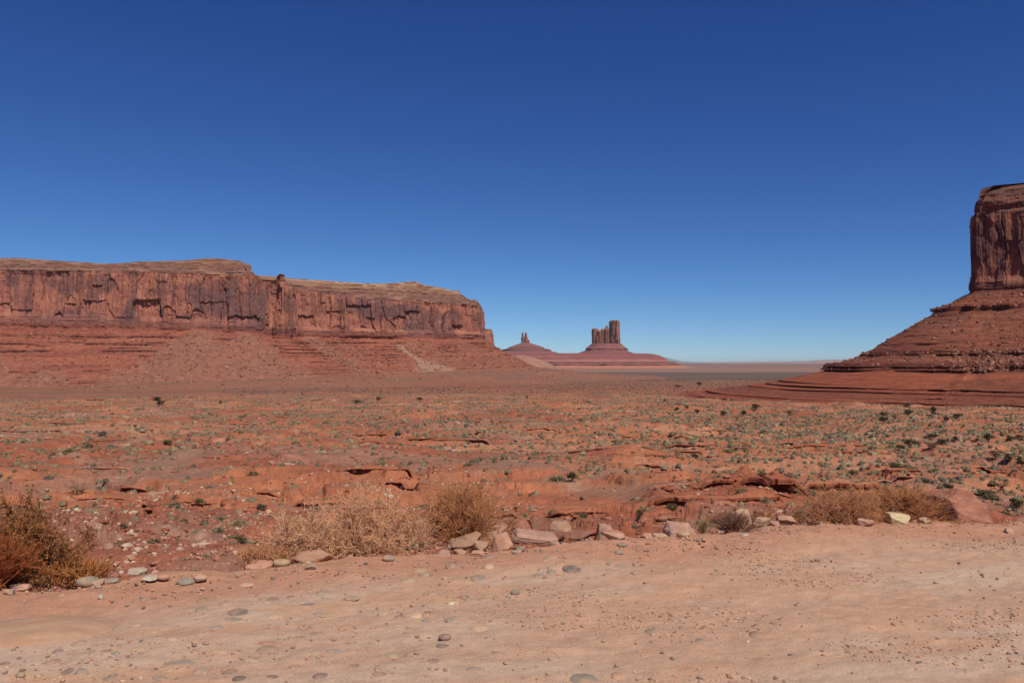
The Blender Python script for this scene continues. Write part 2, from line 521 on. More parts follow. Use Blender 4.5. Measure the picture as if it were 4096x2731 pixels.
def slab_relief(s, z, amp, seed, w=13.0, h=46.0):
    """joint-bounded slabs of a sandstone wall (metres outward)."""
    d = 0.0
    ids = []
    for lv, (ww, hh, am, gr) in enumerate([(w * 1.9, h * 1.1, 1.55, 0.2), (w * 0.8, h * 0.6, 0.8, 0.3), (w * 0.3, h * 0.33, 0.22, 0.2)]):
        ws = s + fbm(s / (ww * 3), z / (h * 2), seed + lv, 3) * ww * 0.9 + fbm(s / (ww * .4), z / (hh * .3), seed + lv + 60, 2) * ww * 0.10
        c, off, ed = columns1(ws / ww, seed + 5 * lv)
        zz = z / hh + c * 7.3 + 1.0 * off ** 2 * (c > 0.6) + 0.05 * fbm(s / 5, z / 9, seed + 70 + lv, 2)
        k = np.floor(zz)
        v = hsh(k, np.floor(c * 4096), Z0, seed + 9 + lv)
        v = v ** 1.6 * 0.9 + c * 0.45 - 0.1
        d = d + (v - 0.5) * 1.9 * amp * am - (1 - sst(0.0, 0.09, ed)) * gr * 2.2 * amp * am * (c > 0.3)
        ids.append(v)
    crk = columns1((s + fbm(s / 20, z / 60, seed + 81, 3) * 5) / (w * 2.6), seed + 44)
    d = d - (1 - sst(0.0, 0.05, crk[2])) * 0.9 * amp
    fl = s + fbm(s / 14, z / 50, seed + 15, 3) * 4
    d = d - np.abs(vn2(fl / 4.2, z / 130, seed + 14)) * 0.75 * amp + fbm(s / 3, z / 6, seed + 13, 4) * 0.40 * amp
    return d, ids[0], ids[1]

def bedding(s, z, t, amp, seed):
    lz = z / t + fbm(s / 40, z / 200, seed, 2) * 0.5
    k = np.floor(lz); f = lz - k
    r = hsh(k, Z0, Z0, seed + 3)
    r = r * 0.65 + 0.35 * vn2(s / 11, k * 3.7, seed + 5)
    blk = worley(s / (t * 2.2), k + 0.5, seed + 9)
    return ((r - 0.45) * 1.6 + (blk[0] - 0.5) * 0.6 - (1 - sst(0, 0.12, blk[2] - blk[1])) * 0.35) * amp * sst(0.0, 0.15, f) , r

# palette of the rock (unlit)
C_wall = lin(170, 107, 85); C_wall2 = lin(152, 92, 78); C_varn = lin(112, 74, 70); C_varn2 = lin(98, 72, 74)
C_cap = lin(128, 84, 68); C_cap2 = lin(146, 106, 85); C_tal = lin(156, 87, 65); C_tal2 = lin(138, 74, 58)
C_scree = lin(146, 98, 80); C_apron = lin(152, 100, 78)

def wall_color(s, z, t, i1, i2, seed, dark=0.0):
    """t 0 at the rim, 1 at the foot of the wall: desert varnish streaks on orange rock."""
    wx = s + fbm(s / 12, z / 40, seed + 26, 3) * 3
    st = fbm(wx / 5.5, z / 120, seed + 20, 5, 0.6)
    blot = fbm(s / 55, z / 30, seed + 21, 5, 0.6)
    v = sst(-0.30, 0.42, st * 0.8 + blot * 1.1 + (i1 - 0.5) * 0.45 + dark + 0.06 + 0.25 * sst(0.75, 0.35, t) * sst(0.08, 0.25, t) - 0.12)
    c = mixc(C_wall, C_wall2, sst(-0.35, 0.35, fbm(s / 22, z / 14, seed + 22, 5, 0.6)))
    c = mixc(c, mixc(C_varn, C_varn2, sst(-0.3, 0.3, fbm(s / 30, z / 30, seed + 28, 4))), v * 0.78)
    c = mixc(c, lin(186, 118, 84), sst(0.20, 0.5, fbm(s / 26, z / 12, seed + 24, 4)) * sst(0.30, 0.04, t) * 0.7)
    c = mixc(c, lin(126, 76, 66), sst(0.84, 0.97, t + 0.04 * fbm(s / 12, z / 9, seed + 25, 3)) * 0.65)
    return c

def rock_mass(name, ctrl, closed, nu, rows, dens, cfg, seed, back=None):
    """ctrl columns: x y z_cap z_rim z_base z_knee o_knee z_foot o_foot cap_back
    returns dict with the grids of the wall (cap + cliff) and the slope (talus + apron)."""
    A, s = resample(ctrl, nu, closed, dens)
    P = A[:, :2]
    if cfg.get("round", 0):
        P = smooth_path(P, cfg["round"], closed)
    N = normals(P, closed)
    Ps = smooth_path(P, cfg["sw"], closed)
    Ns = normals(Ps, closed)
    Ns = smooth_path(Ns, cfg["sw"], closed); Ns /= np.linalg.norm(Ns, axis=1)[:, None]
    zc, zr, zb, zk, ok, zf, of, cb = A[:, 2:10].T
    nA, nB, nC, nD, nE = rows
    S = s[:, None]
    # ---- cap and cliff
    tA = np.linspace(0, 1, nA, endpoint=False)[None]
    tB = np.linspace(0, 1, nB, endpoint=False)[None]
    tC = np.linspace(0, 1, nC)[None]
    zB = zc[:, None] + (zr - zc)[:, None] * tB ** 1.15
    oB = -cb[:, None] * (1 - tB) ** cfg.get("capexp", 1.0) - 2
    dB, rB = bedding(S + 0 * tB, zB, cfg["bed"], cfg["bamp"], seed)
    dB = dB * sst(0.0, 0.06, tB) * np.minimum(1, cb[:, None] / 12)
    dB = dB + fbm(S / 18, tB * 3, seed + 2, 4) * cfg["bamp"] * 1.2
    zC = zr[:, None] + (zb - zr)[:, None] * tC
    dC, i1, i2 = slab_relief(S + 0 * tC, zC, cfg["amp"], seed, cfg["w"], cfg["h"])
    bC, rC = bedding(S + 0 * tC, zC, cfg["bed"], cfg["bamp"] * 0.6, seed + 50)
    low = sst(0.80, 0.93, tC); top = 1 - sst(0.0, 0.10, tC)
    dC = dC * (1 - 0.75 * low) * (1 - 0.5 * top) + bC * np.maximum(low, top * 0.6)
    dC = dC - cfg.get("lean", 2.0) * (1 - tC) + low * cfg["amp"] * 0.8 + tC * cfg.get("batter", 3.0)
    dC = dC + fbm(S / 70, tC * 0.4, seed + 4, 4) * cfg["but"]
    dBut = fbm(S / 70, tB * 0, seed + 4, 4) * cfg["but"]
    oW = np.concatenate([oB + dB + dBut, dC], 1)
    zW = np.concatenate([zB + 0 * S, zC], 1)
    W = np.stack([P[:, None, 0] + N[:, None, 0] * oW, P[:, None, 1] + N[:, None, 1] * oW, zW], -1)
    if closed:
        ctr = P.mean(0)
        first = W[:, :1]
        tgt = np.concatenate([np.broadcast_to(ctr, (nu, 1, 2)), np.full((nu, 1, 1), zc.max() * 0.5 + zc.mean() * 0.5)], -1)
        Wa = tgt + (first - tgt) * tA[..., None]
    else:
        first = W[:, :1]
        tgt = first + np.array(back)[None, None]
        Wa = tgt + (first - tgt) * tA[..., None]
    Wall = np.concatenate([Wa, W], 1)
    capc = mixc(C_cap, C_cap2, sst(0.1, 0.6, rB + 0.5 * fbm(S / 25, zB / 8, seed + 31, 3)))
    capc = mixc(capc, C_varn, sst(0.15, 0.75, tB + 0 * S) * sst(-0.3, 0.3, fbm(S / 22, zB / 3.5, seed + 32, 4)) * 0.8)
    capc = mixc(capc, lin(120, 104, 80), sst(0.3, 0.5, fbm(S / 7, tB * 14, seed + 33, 3)) * 0.5)
    if cfg.get("capwall"):
        capc = mixc(capc, mixc(C_wall2, C_varn, sst(-0.3, 0.3, fbm(S / 14, zB / 3, seed + 34, 4))), cfg["capwall"] + 0 * capc[..., 0])
    if cfg.get("pale_cap") is not None:
        capc = mixc(capc, lin(172, 138, 106), cfg["pale_cap"](A, s)[:, None] * sst(0.35, 0.08, tB) * sst(-0.3, 0.2, fbm(S / 9, tB * 9, seed + 35, 3)))
    wc = wall_color(S + 0 * tC, zC, tC + 0 * S, i1, i2, seed, cfg.get("dark", 0.0))
    topc = np.broadcast_to(C_cap2 * 0.8, (nu, nA, 3))
    colW = np.concatenate([topc, capc, wc], 1) * cfg.get("bright", 1.0)
    # ---- talus and apron
    tD = np.linspace(0, 1, nD, endpoint=False)[None]
    tE = np.linspace(0, 1, nE)[None]
    if cfg.get("prof") is not None:          # explicit steps: list of (frac of drop, frac of run)
        pf = np.array(cfg["prof"])
        zD = zb[:, None] + (zk - zb)[:, None] * np.interp(tD, np.linspace(0, 1, len(pf)), pf[:, 0])
        oD = ok[:, None] * np.interp(tD, np.linspace(0, 1, len(pf)), pf[:, 1])
        tz = np.interp(tD, np.linspace(0, 1, len(pf)), pf[:, 0])
    else:
        zD = zb[:, None] + (zk - zb)[:, None] * tD
        oD = ok[:, None] * tD ** 1.18
        tz = tD
    cone = np.zeros((nu, nD))
    conec = np.zeros((nu, nD))
    for (sc, w0, w1, t0, pale) in cfg.get("cones", []):
        wdt = w0 + w1 * np.clip(tz - t0, 0, None)
        g = np.exp(-((S - sc + 5 * fbm(tz * 5, S / 30, seed + 60, 2)) / wdt) ** 2) * sst(t0 - 0.02, t0 + 0.06, tz)
        cone = np.maximum(cone, g)
        conec = np.maximum(conec, sst(0.15, 0.65, g + 0.55 * fbm(S / 8, tz * 16, seed + 61, 5, 0.65)) * pale * 0.85)
    hard = np.zeros((nu, nD)); hcol = np.zeros((nu, nD))
    for k, (tc, th_, amp, dens_) in enumerate(cfg["hard"]):
        e = (tz + 0.016 * fbm(S / 70, S * 0 + k, seed + 70, 4) - tc) / th_
        band = sst(-1, -0.8, e) * (1 - sst(0.7, 1.0, e))
        msk = sst(dens_ - 0.25, dens_, fbm(S / 60 + 10 * k, S * 0 + k, seed + 80 + k, 3) * 0.8 + 0.3)
        notch = worley(S / (th_ * cfg.get("nw", 260) + 4), S * 0 + k, seed + 90 + k)
        gap = sst(0.02, 0.4, notch[2] - notch[1])
        lay = 0.7 + 0.5 * hsh(np.floor(np.clip(e, -1.2, 1.2) * 3.2 + 9 + k * 11), Z0, Z0, seed + 95)
        hard = hard + band * msk * amp * lay * (cfg.get("gmin", 0.0) + (1 - cfg.get("gmin", 0.0)) * gap) * (1 - 0.85 * sst(0.3, 0.6, cone))
        hcol = np.maximum(hcol, band * msk)
    rough = fbm(S / 7, tz * cfg["tz_n"], seed + 62, 5, 0.65) + 0.5 * np.clip(fbm(S / 2.6, tz * cfg["tz_n"] * 3, seed + 69, 2), 0, 1)
    gul = np.abs(fbm(S / 32, tz * 1.2, seed + 63, 3))
    dD = hard + rough * cfg["trough"] + (cone * 10 - gul * 7) * cfg["gul"] * sst(0, 0.12, tz)
    dD = dD * 1.0
    n0 = dC[:, -1:]                          # carry the wall's foot into the slope
    oDD = oD + dD + n0 * (1 - sst(0, 0.10, tD)) + (n0 * 0 + 1.5) * 0
    z0 = zk[:, None]; 
    zE = zk[:, None] + (zf - zk)[:, None] * (1 - (1 - tE) ** 1.7)
    oE = ok[:, None] + (of - ok)[:, None] * tE + dD[:, -1:] * (1 - tE)
    zE = zE + fbm(S / 25, tE * 6, seed + 64, 4) * cfg.get("aprough", 1.0)
    oT = np.concatenate([oDD, oE], 1); zT = np.concatenate([zD + 0 * S, zE], 1)
    bl = np.clip(oT / cfg["blend"], 0, 1)[..., None]
    B0 = P[:, None] * (1 - bl) + Ps[:, None] * bl
    NN = N[:, None] * (1 - bl) + Ns[:, None] * bl
    T = np.concatenate([B0 + NN * oT[..., None], zT[..., None]], -1)
    tc_ = mixc(C_tal, C_tal2, sst(-0.25, 0.25, fbm(S / 80, tz * 26, seed + 65, 3)))
    tc_ = mixc(tc_, lin(116, 58, 48), hcol * 0.7)  # hard ledges coloured darker, painting in the shadows between their thin beds
    tc_ = mixc(tc_, C_scree, conec * 0.9)
    tc_ = mixc(tc_, lin(150, 92, 72), sst(0.0, 0.4, fbm(S / 30, tz * 9, seed + 72, 5, 0.6)) * 0.6)
    tc_ = tc_ * (1 + 0.25 * fbm(S / 3.5, tz * 60, seed + 73, 3))[..., None]
    sp = fbm(S / 4, tz * 55, seed + 66, 3)
    tc_ = mixc(tc_, C_scree * 1.1, sst(0.3, 0.6, sp) * 0.5)
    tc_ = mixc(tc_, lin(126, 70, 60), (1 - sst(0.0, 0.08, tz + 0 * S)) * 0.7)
    if cfg.get("chute") is not None:
        tc_ = cfg["chute"](tc_, S, tz)
    ac = mixc(C_apron, lin(152, 92, 70), sst(0.0, 0.4, fbm(S / 60, tE * 4, seed + 67, 5) - 0.2 * tE) * 0.8)
    ac = mixc(ac, lin(136, 98, 82), sst(0.0, 0.3, fbm(S / 45, tE * 7, seed + 68, 4)) * 0.7)
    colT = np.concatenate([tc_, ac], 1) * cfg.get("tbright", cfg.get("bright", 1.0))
    return dict(W=Wall, CW=colW, T=T, CT=colT, s=s, A=A, nD=nD, closed=closed)

def put_mass(g, parent, mw, mt):
    nu, nv = g["W"].shape[:2]
    me = mesh_from("cliff", g["W"].reshape(-1, 3), grid_faces(nu, nv, g["closed"]))
    add_col(me, np.clip(g["CW"].reshape(-1, 3), 0, 1))
    obj("cliff", me, mw, parent)
    nu, nv = g["T"].shape[:2]
    me = mesh_from("talus_slope", g["T"].reshape(-1, 3), grid_faces(nu, nv, g["closed"]))
    add_col(me, np.clip(g["CT"].reshape(-1, 3), 0, 1))
    obj("talus_slope", me, mt, parent)

# ---- the long mesa on the left
#        px    depth  sky  rim  base knee oknee cap_back
MESA = [(-700, 1180, 600, 630, 733, 897, 160, 45), (-250, 1130, 596, 624, 736, 896, 155, 45), (0, 1150, 592, 618, 740, 893, 150, 45),
        (100, 1155, 598, 621, 742, 892, 150, 40), (210, 1165, 604, 620, 745, 890, 150, 35), (300, 1172, 600, 622, 748, 885, 148, 40),
        (400, 1180, 598, 626, 750, 880, 145, 50), (445, 1182, 592, 628, 752, 876, 145, 55), (480, 1185, 592, 630, 754, 874, 140, 55),
        (540, 1190, 599, 630, 757, 872, 135, 45), (575, 1196, 609, 629, 758, 870, 130, 30), (592, 1204, 620, 634, 760, 869, 130, 18),
        (602, 1216, 630, 640, 761, 868, 128, 12), (607, 1224, 633, 645, 762, 868, 128, 14), (626, 1230, 634, 648, 763, 867, 126, 14),
        (631, 1226, 629, 632, 764, 866, 124, 3), (649, 1220, 629, 632, 765, 865, 122, 3), (655, 1240, 634, 640, 766, 864, 120, 6),
        (664, 1276, 638, 658, 767, 863, 118, 20), (690, 1312, 640, 664, 768, 862, 116, 30), (760, 1352, 645, 676, 769, 860, 114, 35),
        (850, 1385, 652, 688, 770, 857, 112, 37), (900, 1402, 652, 690, 772, 855, 110, 40), (950, 1424, 649, 692, 772, 852, 110, 42),
        (990, 1448, 647, 694, 772, 850, 108, 45), (1012, 1465, 655, 696, 773, 849, 108, 40), (1050, 1490, 664, 698, 773, 847, 106, 35),
        (1075, 1512, 670, 699, 774, 845, 106, 25), (1094, 1535, 684, 703, 774, 843, 105, 25), (1104, 1562, 690, 706, 774, 842, 105, 14),
        (1107, 1600, 690, 708, 774, 842, 105, 14), (1104, 1680, 690, 710, 775, 842, 105, 14), (1092, 1800, 690, 712, 775, 842, 105, 14),
        (1060, 2100, 690, 715, 776, 842, 105, 14)]
ctrl = []
for (px, d, sk, rim, ba, kn, ok, cb) in MESA:
    p = at(px * K, 1448, d)
    ctrl.append((p[0], p[1], zat(sk, d + cb), zat(rim, d), zat(ba, d), zat(kn, d - ok), ok, gz(p[0], p[1] - 420) - 2.5, ok + 330, cb))
_c = np.array(ctrl)
_s = np.concatenate([[0], np.cumsum(np.hypot(*np.diff(_c[:, :2], axis=0).T))])
_pxs = np.array([m[0] for m in MESA], float)
def s_of(px):
    return float(np.interp(px, _pxs[:29], _s[:29]))
def chute(c, S, tz):
    cen = s_of(905) + 26 * sst(0.35, 1.0, tz) * 1.0
    w = 5 + 26 * sst(0.6, 1.0, tz)
    g = np.exp(-((S - cen) / w) ** 2) * sst(0.18, 0.3, tz)
    return mixc(c, lin(162, 126, 104), sst(0.25, 0.6, g + 0.25 * fbm(S / 4, tz * 30, 91, 3)) * 0.8)
dens = np.array([0.25, 0.7] + [1.0] * 28 + [0.9, 0.5, 0.3, 0.15])
hard = [(a_, b_, c_ * (0.8 + 0.9 * ((a_ * 37.3) % 1)), d_ + 0.10) for a_, b_, c_, d_ in [(0.12, 0.012, 2.0, 0.5), (0.20, 0.018, 3.2, 0.35), (0.245, 0.008, 2.0, 0.45), (0.30, 0.012, 2.4, 0.3), (0.335, 0.010, 2.6, 0.3),
        (0.37, 0.010, 2.2, 0.4), (0.40, 0.008, 2.0, 0.4), (0.455, 0.012, 2.6, 0.3), (0.53, 0.010, 2.4, 0.4), (0.60, 0.012, 2.2, 0.45),
        (0.68, 0.010, 2.0, 0.5), (0.77, 0.012, 2.4, 0.4), (0.86, 0.010, 2.2, 0.45), (0.94, 0.012, 2.2, 0.4)]]
cfg = dict(sw=70, bed=2.8, bamp=2.0, amp=2.8, w=15.0, h=50.0, gap=0.7, but=9.0, blend=70.0, hard=hard, tz_n=22, trough=1.6, gul=0.8, aprough=1.4,
           cones=[(s_of(462), 9, 85, 0.02, 1.0), (s_of(560), 8, 60, 0.03, 0.9), (s_of(10), 20, 150, 0.45, 0.9), (s_of(200), 14, 90, 0.72, 0.8),
                  (s_of(700), 14, 55, 0.02, 0.8), (s_of(770), 12, 70, 0.25, 0.5), (s_of(940), 8, 70, 0.06, 0.4), (s_of(1050), 8, 90, 0.15, 0.35)],
           bright=0.95, tbright=0.86, gmin=0.55, chute=chute, pale_cap=lambda A, s: sst(s_of(640), s_of(700), s) * 0.8 + 0.15, batter=4.0)
mesa = thing("mesa", "long flat-topped red sandstone mesa with sheer streaked cliffs above ledged slopes", "mesa")
G_mesa = rock_mass("mesa", ctrl, False, 1700, (5, 64, 210, 230, 60), dens, cfg, 101, (-300.0, 900.0, -4.0))
put_mass(G_mesa, mesa, M_cliff, M_talus)

# ---- the tall butte at the right edge of the view
b_ang = math.atan2(2231 * K - 2048, F)
er = np.array([math.sin(b_ang), math.cos(b_ang)]); et = np.array([math.cos(b_ang), -math.sin(b_ang)])
R0 = 645.0
ring = [(16, 705), (5, 672), (0, 643), (4, 631), (34, 624), (58, 622), (90, 624), (120, 632), (138, 660), (138, 705), (110, 735), (60, 742), (20, 735)]
tops = [446, 440, 438, 427, 419, 421, 426, 428, 430, 430, 428, 424, 430]
ctrl = []
for (t, r), tp in zip(ring, tops):
    p = er * r + et * t
    d0 = 560.0
    dt = min(p[1], 585.0)
    ctrl.append((p[0], p[1], zat(tp, dt), zat(tp + 62, dt), zat(674, d0), -6.9 + EZ, 97.0, -23.5 + EZ, 160.0, 9.0))
hard = [(0.03, 0.03, 0.8, 0.2), (0.10, 0.010, 0.7, 0.4), (0.205, 0.030, 3.2, 0.0), (0.30, 0.010, 0.9, 0.4), (0.40, 0.012, 1.2, 0.3), (0.48, 0.010, 0.9, 0.4), (0.55, 0.010, 1.0, 0.4), (0.64, 0.010, 1.0, 0.4), (0.765, 0.030, 3.8, 0.0), (0.93, 0.055, 6.0, -0.3)]
prof = [(0, 0), (0.2, 0.23), (0.26, 0.25), (0.5, 0.48), (0.74, 0.70), (0.79, 0.73), (0.90, 0.93), (0.97, 0.965), (1.0, 1.0)]
cfg = dict(sw=60, bed=2.0, bamp=1.3, amp=1.5, w=9.0, h=26.0, but=2.2, blend=40.0, hard=hard, tz_n=26, trough=1.3, gul=0.45, aprough=0.25,
           cones=[], round=5, dark=0.16, nw=120, capexp=2.4, capwall=0.8, batter=0.6, lean=0.0, bright=0.74, tbright=0.68, prof=prof)
butte = thing("butte", "tall sheer-walled red butte rising from a stepped cone of rubble", "butte")
dens = np.array([0.8, 1.0, 1, 1, 1, 1, 1, 0.8, 0.5, 0.2, 0.15, 0.15, 0.3])
G_butte = rock_mass("butte", ctrl, True, 1500, (4, 30, 210, 300, 4), dens, cfg, 202)
put_mass(G_butte, butte, M_cliff, M_talus)
# the stepped red bench that carries the butte
def bench():
    A = G_butte["A"]; P = A[:, :2]
    Ps = smooth_path(P, 60, True); N = normals(Ps, True)
    N = smooth_path(N, 60, True); N /= np.linalg.norm(N, axis=1)[:, None]
    s = G_butte["s"]; S = s[:, None]
    t = np.linspace(0, 1, 260)[None]
    NS = 8
    q = t * NS + fbm(S / 70, t * 1.5, 301, 2) * 0.35 + 0 * S
    k = np.floor(q); f = q - k
    m = sst(-0.45, 0.0, fbm(S / 34, k * 5.1, 302, 3) + 0.12 * (k % 2)) * sst(0.12, 0.2, t)
    g = np.where(f < 0.72, 0.30 * f / 0.72, 0.30 + 0.70 * (f - 0.72) / 0.28)
    lt = t * (1 - m) + ((k + g) - fbm(S / 70, t * 1.5, 301, 2) * 0.35) / NS * m
    z = EZ - 7.6 - 18.0 * (0.22 * sst(0, 0.25, t) + 0.78 * np.clip((lt - 0.08) / 0.92, -0.1, 1.05))
    o = 98 + 14 * sst(0, 0.25, t) + 64 * t
    stretch = 1 + 0.45 * sst(0.3, 1.0, t) * np.clip(-N[:, :1] * 1.4, 0, 1)     # longer toward the left
    o = 98 + (o - 98) * (stretch + 0.3 * fbm(S / 70, t * 2, 307, 4) * t)
    blk = columns1(S / 7.0 + k * 3.3 + 0 * t, 308)
    o = o - np.sin(np.clip((f - 0.70) / 0.30, 0, 1) * math.pi) * (1.6 + 2.2 * blk[0]) * m + (f < 0.7) * m * (blk[0] - 0.5) * 1.6 * sst(0.3, 0.6, f)
    o = o + fbm(S / 6, t * 20, 303, 4) * 0.9 + fbm(S / 38, t * 1.2, 309, 4) * 9 * sst(0.3, 1.0, t)
    z = z + fbm(S / 14, t * 5, 304, 4) * 0.6 + fbm(S / 3, t * 25, 312, 3) * 0.25 + (0.5 - np.abs(fbm(S / 11, t * 0, 305, 2))) * 2.4 * (1 - sst(0.0, 0.3, t))
    V = np.stack([Ps[:, None, 0] + N[:, None, 0] * o, Ps[:, None, 1] + N[:, None, 1] * o, z + 0 * S], -1)
    me = mesh_from("stepped_bench", V.reshape(-1, 3), grid_faces(len(s), 260, True))
    c = mixc(C_tal * 0.92, lin(176, 92, 62), sst(-0.2, 0.3, fbm(S / 40, t * 14, 306, 4)))
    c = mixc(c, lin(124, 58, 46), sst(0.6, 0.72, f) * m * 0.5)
    c = mixc(c, C_or * 1.2, sst(0.72, 0.95, t + 0.2 * fbm(S / 20, t * 4, 310, 4)) * 0.8)
    c = c * (1 + 0.25 * fbm(S / 2.5, t * 50, 311, 3))[..., None]
    global BENCH
    BENCH = V
    add_col(me, (c * 0.62).reshape(-1, 3))
    obj("stepped_bench", me, M_talus, butte)
bench()

# ------------------------------------------------------------------ far buttes
def ring_xy(cx, cy, rx, ry, n=10, seed=0, rot=0.0):
    rg = np.random.default_rng(seed)
    a = np.linspace(0, 2 * math.pi, n, endpoint=False)
    # clockwise seen from above starting at the far left so the outward side is on the path's right... keep counter-clockwise-inverted
    x = cx - np.cos(a) * rx * (1 + rg.uniform(-.08, .08, n)); y = cy - np.sin(a) * ry * (1 + rg.uniform(-.08, .08, n))
    return np.stack([x, y], -1)

def column(name, parent, pxl, pxr, ytop, ybase, depth, dz, seed, ry=None, taper=0.06, bright=1.0, dome=0.06):
    m = K / F * depth
    cx = ((pxl + pxr) / 2 * K - 2048) / F * depth
    rx = (pxr - pxl) / 2 * m
    ry = ry or rx
    n, nv = 120, 90
    a = np.linspace(0, 2 * math.pi, n, endpoint=False)[:, None]
    t = np.linspace(0, 1, nv)[None]                       # bottom to top
    z0, z1 = zat(ybase, depth) - dz, zat(ytop, depth)
    z = z0 + (z1 - z0) * t
    rad = (1 + taper * (1 - t)) * np.clip((1 - t) / dome, 0, 1) ** 0.33
    s = a * rx
    H = (z1 - z0)
    d = (worley(a * 2.6 + seed, z / H * 1.4, seed)[0] - 0.5) * 0.30 + (worley(a * 6 + seed, z / H * 3, seed + 5)[0] - 0.5) * 0.14
    crack = np.abs(vn2(a * 2.2 + 3, z / H * 0.7, seed + 8))
    d = d - (1 - sst(0, 0.12, crack)) * 0.22
    d = d + (hsh(np.floor(z / H * 26), Z0, Z0, seed) - 0.5) * 0.07
    rr = rad * (1 + d * sst(1.0, 0.9, t))
    x = cx + np.cos(a) * rx * rr; y = depth - np.sin(a) * ry * rr
    V = np.stack([x, y, z + 0 * a], -1)
    V = V.reshape(-1, 3)
    me = mesh_from(name, V, grid_faces(n, nv, True))
    c = mixc(C_wall, C_varn, sst(-0.2, 0.3, fbm(a * 4, z / H * 1.5, seed + 3, 4)) * 0.8)
    c = mixc(c, C_cap2, sst(0.88, 0.98, t + 0 * a) * 0.4)
    add_col(me, (c * bright).reshape(-1, 3))
    return obj(name, me, M_far, parent)

def cone_mass(name, parent, ringxy, prof, zscale, nu, seed, rough, c1, c2, bands, mat_=M_far, top=True, res=160, sw=20):
    """prof: (offset, z) pairs below; zscale: per ring point multiplier of the offsets"""
    A, s = resample(np.column_stack([ringxy, zscale]), nu, True)
    P = smooth_path(A[:, :2], sw, True); N = normals(P, True)
    N = smooth_path(N, sw, True); N /= np.linalg.norm(N, axis=1)[:, None]
    if (N * (P - P.mean(0))).sum() < 0:
        N = -N
    pf = np.array(prof, float)
    L = np.concatenate([[0], np.cumsum(np.hypot(*np.diff(pf, axis=0).T) ** 0.7)])
    q = np.linspace(0, L[-1], res)
    o = np.interp(q, L, pf[:, 0])[None] * A[:, 2:3]; z = np.interp(q, L, pf[:, 1])[None]
    S = s[:, None]
    span = pf[:, 0].max()
    o = o + fbm(S / (span * 0.14), z / 25, seed, 4) * rough * sst(0, span * 0.1, o) + fbm(S / (span * .05), z / 9, seed + 1, 3) * rough * 0.4
    z = z + 0 * S
    V = np.stack([P[:, None, 0] + N[:, None, 0] * o, P[:, None, 1] + N[:, None, 1] * o, z], -1)
    ctr = np.concatenate([P.mean(0), [z[:, 0].mean()]])
    V = np.concatenate([np.broadcast_to(ctr, (nu, 1, 3)), V], 1)
    c = mixc(c1, c2, sst(-0.2, 0.2, fbm(S / span, z / 14, seed + 2, 3)))
    for (za, zb_, cc, k) in bands:
        zz = z + 3 * fbm(S / 60, z / 30, seed + 3, 2)
        c = mixc(c, cc, sst(za - 2, za + 2, zz) * (1 - sst(zb_ - 2, zb_ + 2, zz)) * k)
    c = np.concatenate([c[:, :1], c], 1)
    me = mesh_from(name, V.reshape(-1, 3), grid_faces(nu, res + 1, True))
    add_col(me, c.reshape(-1, 3))
    return obj(name, me, mat_, parent)

def X(px, d):
    return (px * K - 2048) / F * d

FAR1, FAR2 = lin(146, 88, 80), lin(128, 76, 74)
# stage-shaped butte: a tall tower with a wall of spires beside it
D1 = 6000.0
b2 = thing("butte", "distant butte with one tall tower beside a row of lower spires", "butte")
column("rock_tower", b2, 1400.5, 1422.5, 735, 791, D1, 25, 11, ry=60, taper=0.05, dome=0.03)
for (a, b, tp, sd, off) in [(1360.5, 1374, 753, 12, 40), (1370, 1381, 758.5, 13, 10), (1379, 1390, 755, 14, 25), (1387, 1398, 752.5, 15, -5), (1391.5, 1396, 747.5, 16, 15), (1394, 1403, 762, 17, 50)]:
    column("rock_spire", b2, a, b, tp, 791, D1 + off, 25, sd, ry=38, taper=0.10)
rp = ring_xy(X(1392, D1), D1, 118, 110, 12, 3)
zs = np.where(rp[:, 0] < X(1380, D1), 1.0, 0.95)
cone_mass("talus_slope", b2, rp,
          [(0, zat(789, D1)), (18, zat(794, D1)), (44, zat(799.5, D1)), (48, zat(805, D1)), (100, zat(811, D1)), (102, zat(813, D1)), (170, zat(819, D1)),
           (280, zat(826, D1)), (380, zat(832, D1)), (500, zat(838, D1))], zs, 260, 31, 16, FAR1, FAR2,
          [(zat(806, D1), zat(800, D1), lin(110, 66, 64), 0.8), (zat(814, D1), zat(811, D1), lin(112, 66, 64), 0.7)])
# twin-spired butte
D2 = 7000.0
b3 = thing("butte", "small distant butte topped by two thin spires", "butte")
for (a, b, tp, sd, off) in [(1198.4, 1202.2, 763, 21, 0), (1205.4, 1210.2, 763.5, 22, 0), (1198, 1212, 773, 23, 10), (1203, 1213.5, 779, 25, 5), (1209, 1216, 780, 24, 0)]:
    column("rock_spire", b3, a, b, tp, 792, D2 + off, 15, sd, ry=24, taper=0.10)
rp = ring_xy(X(1207, D2), D2, 40, 40, 10, 5)
cone_mass("talus_slope", b3, rp,
          [(0, zat(787.5, D2)), (60, zat(793, D2)), (108, zat(798, D2)), (112, zat(800, D2)), (165, zat(803, D2)), (168, zat(806, D2)), (300, zat(816, D2)), (500, zat(832, D2))],
          np.where(rp[:, 0] > X(1207, D2), 1.12, 1.0), 220, 41, 14, FAR1, FAR2, [(zat(801, D2), zat(798, D2), lin(112, 70, 66), 0.7), (zat(806.5, D2), zat(803, D2), lin(112, 70, 66), 0.7)])
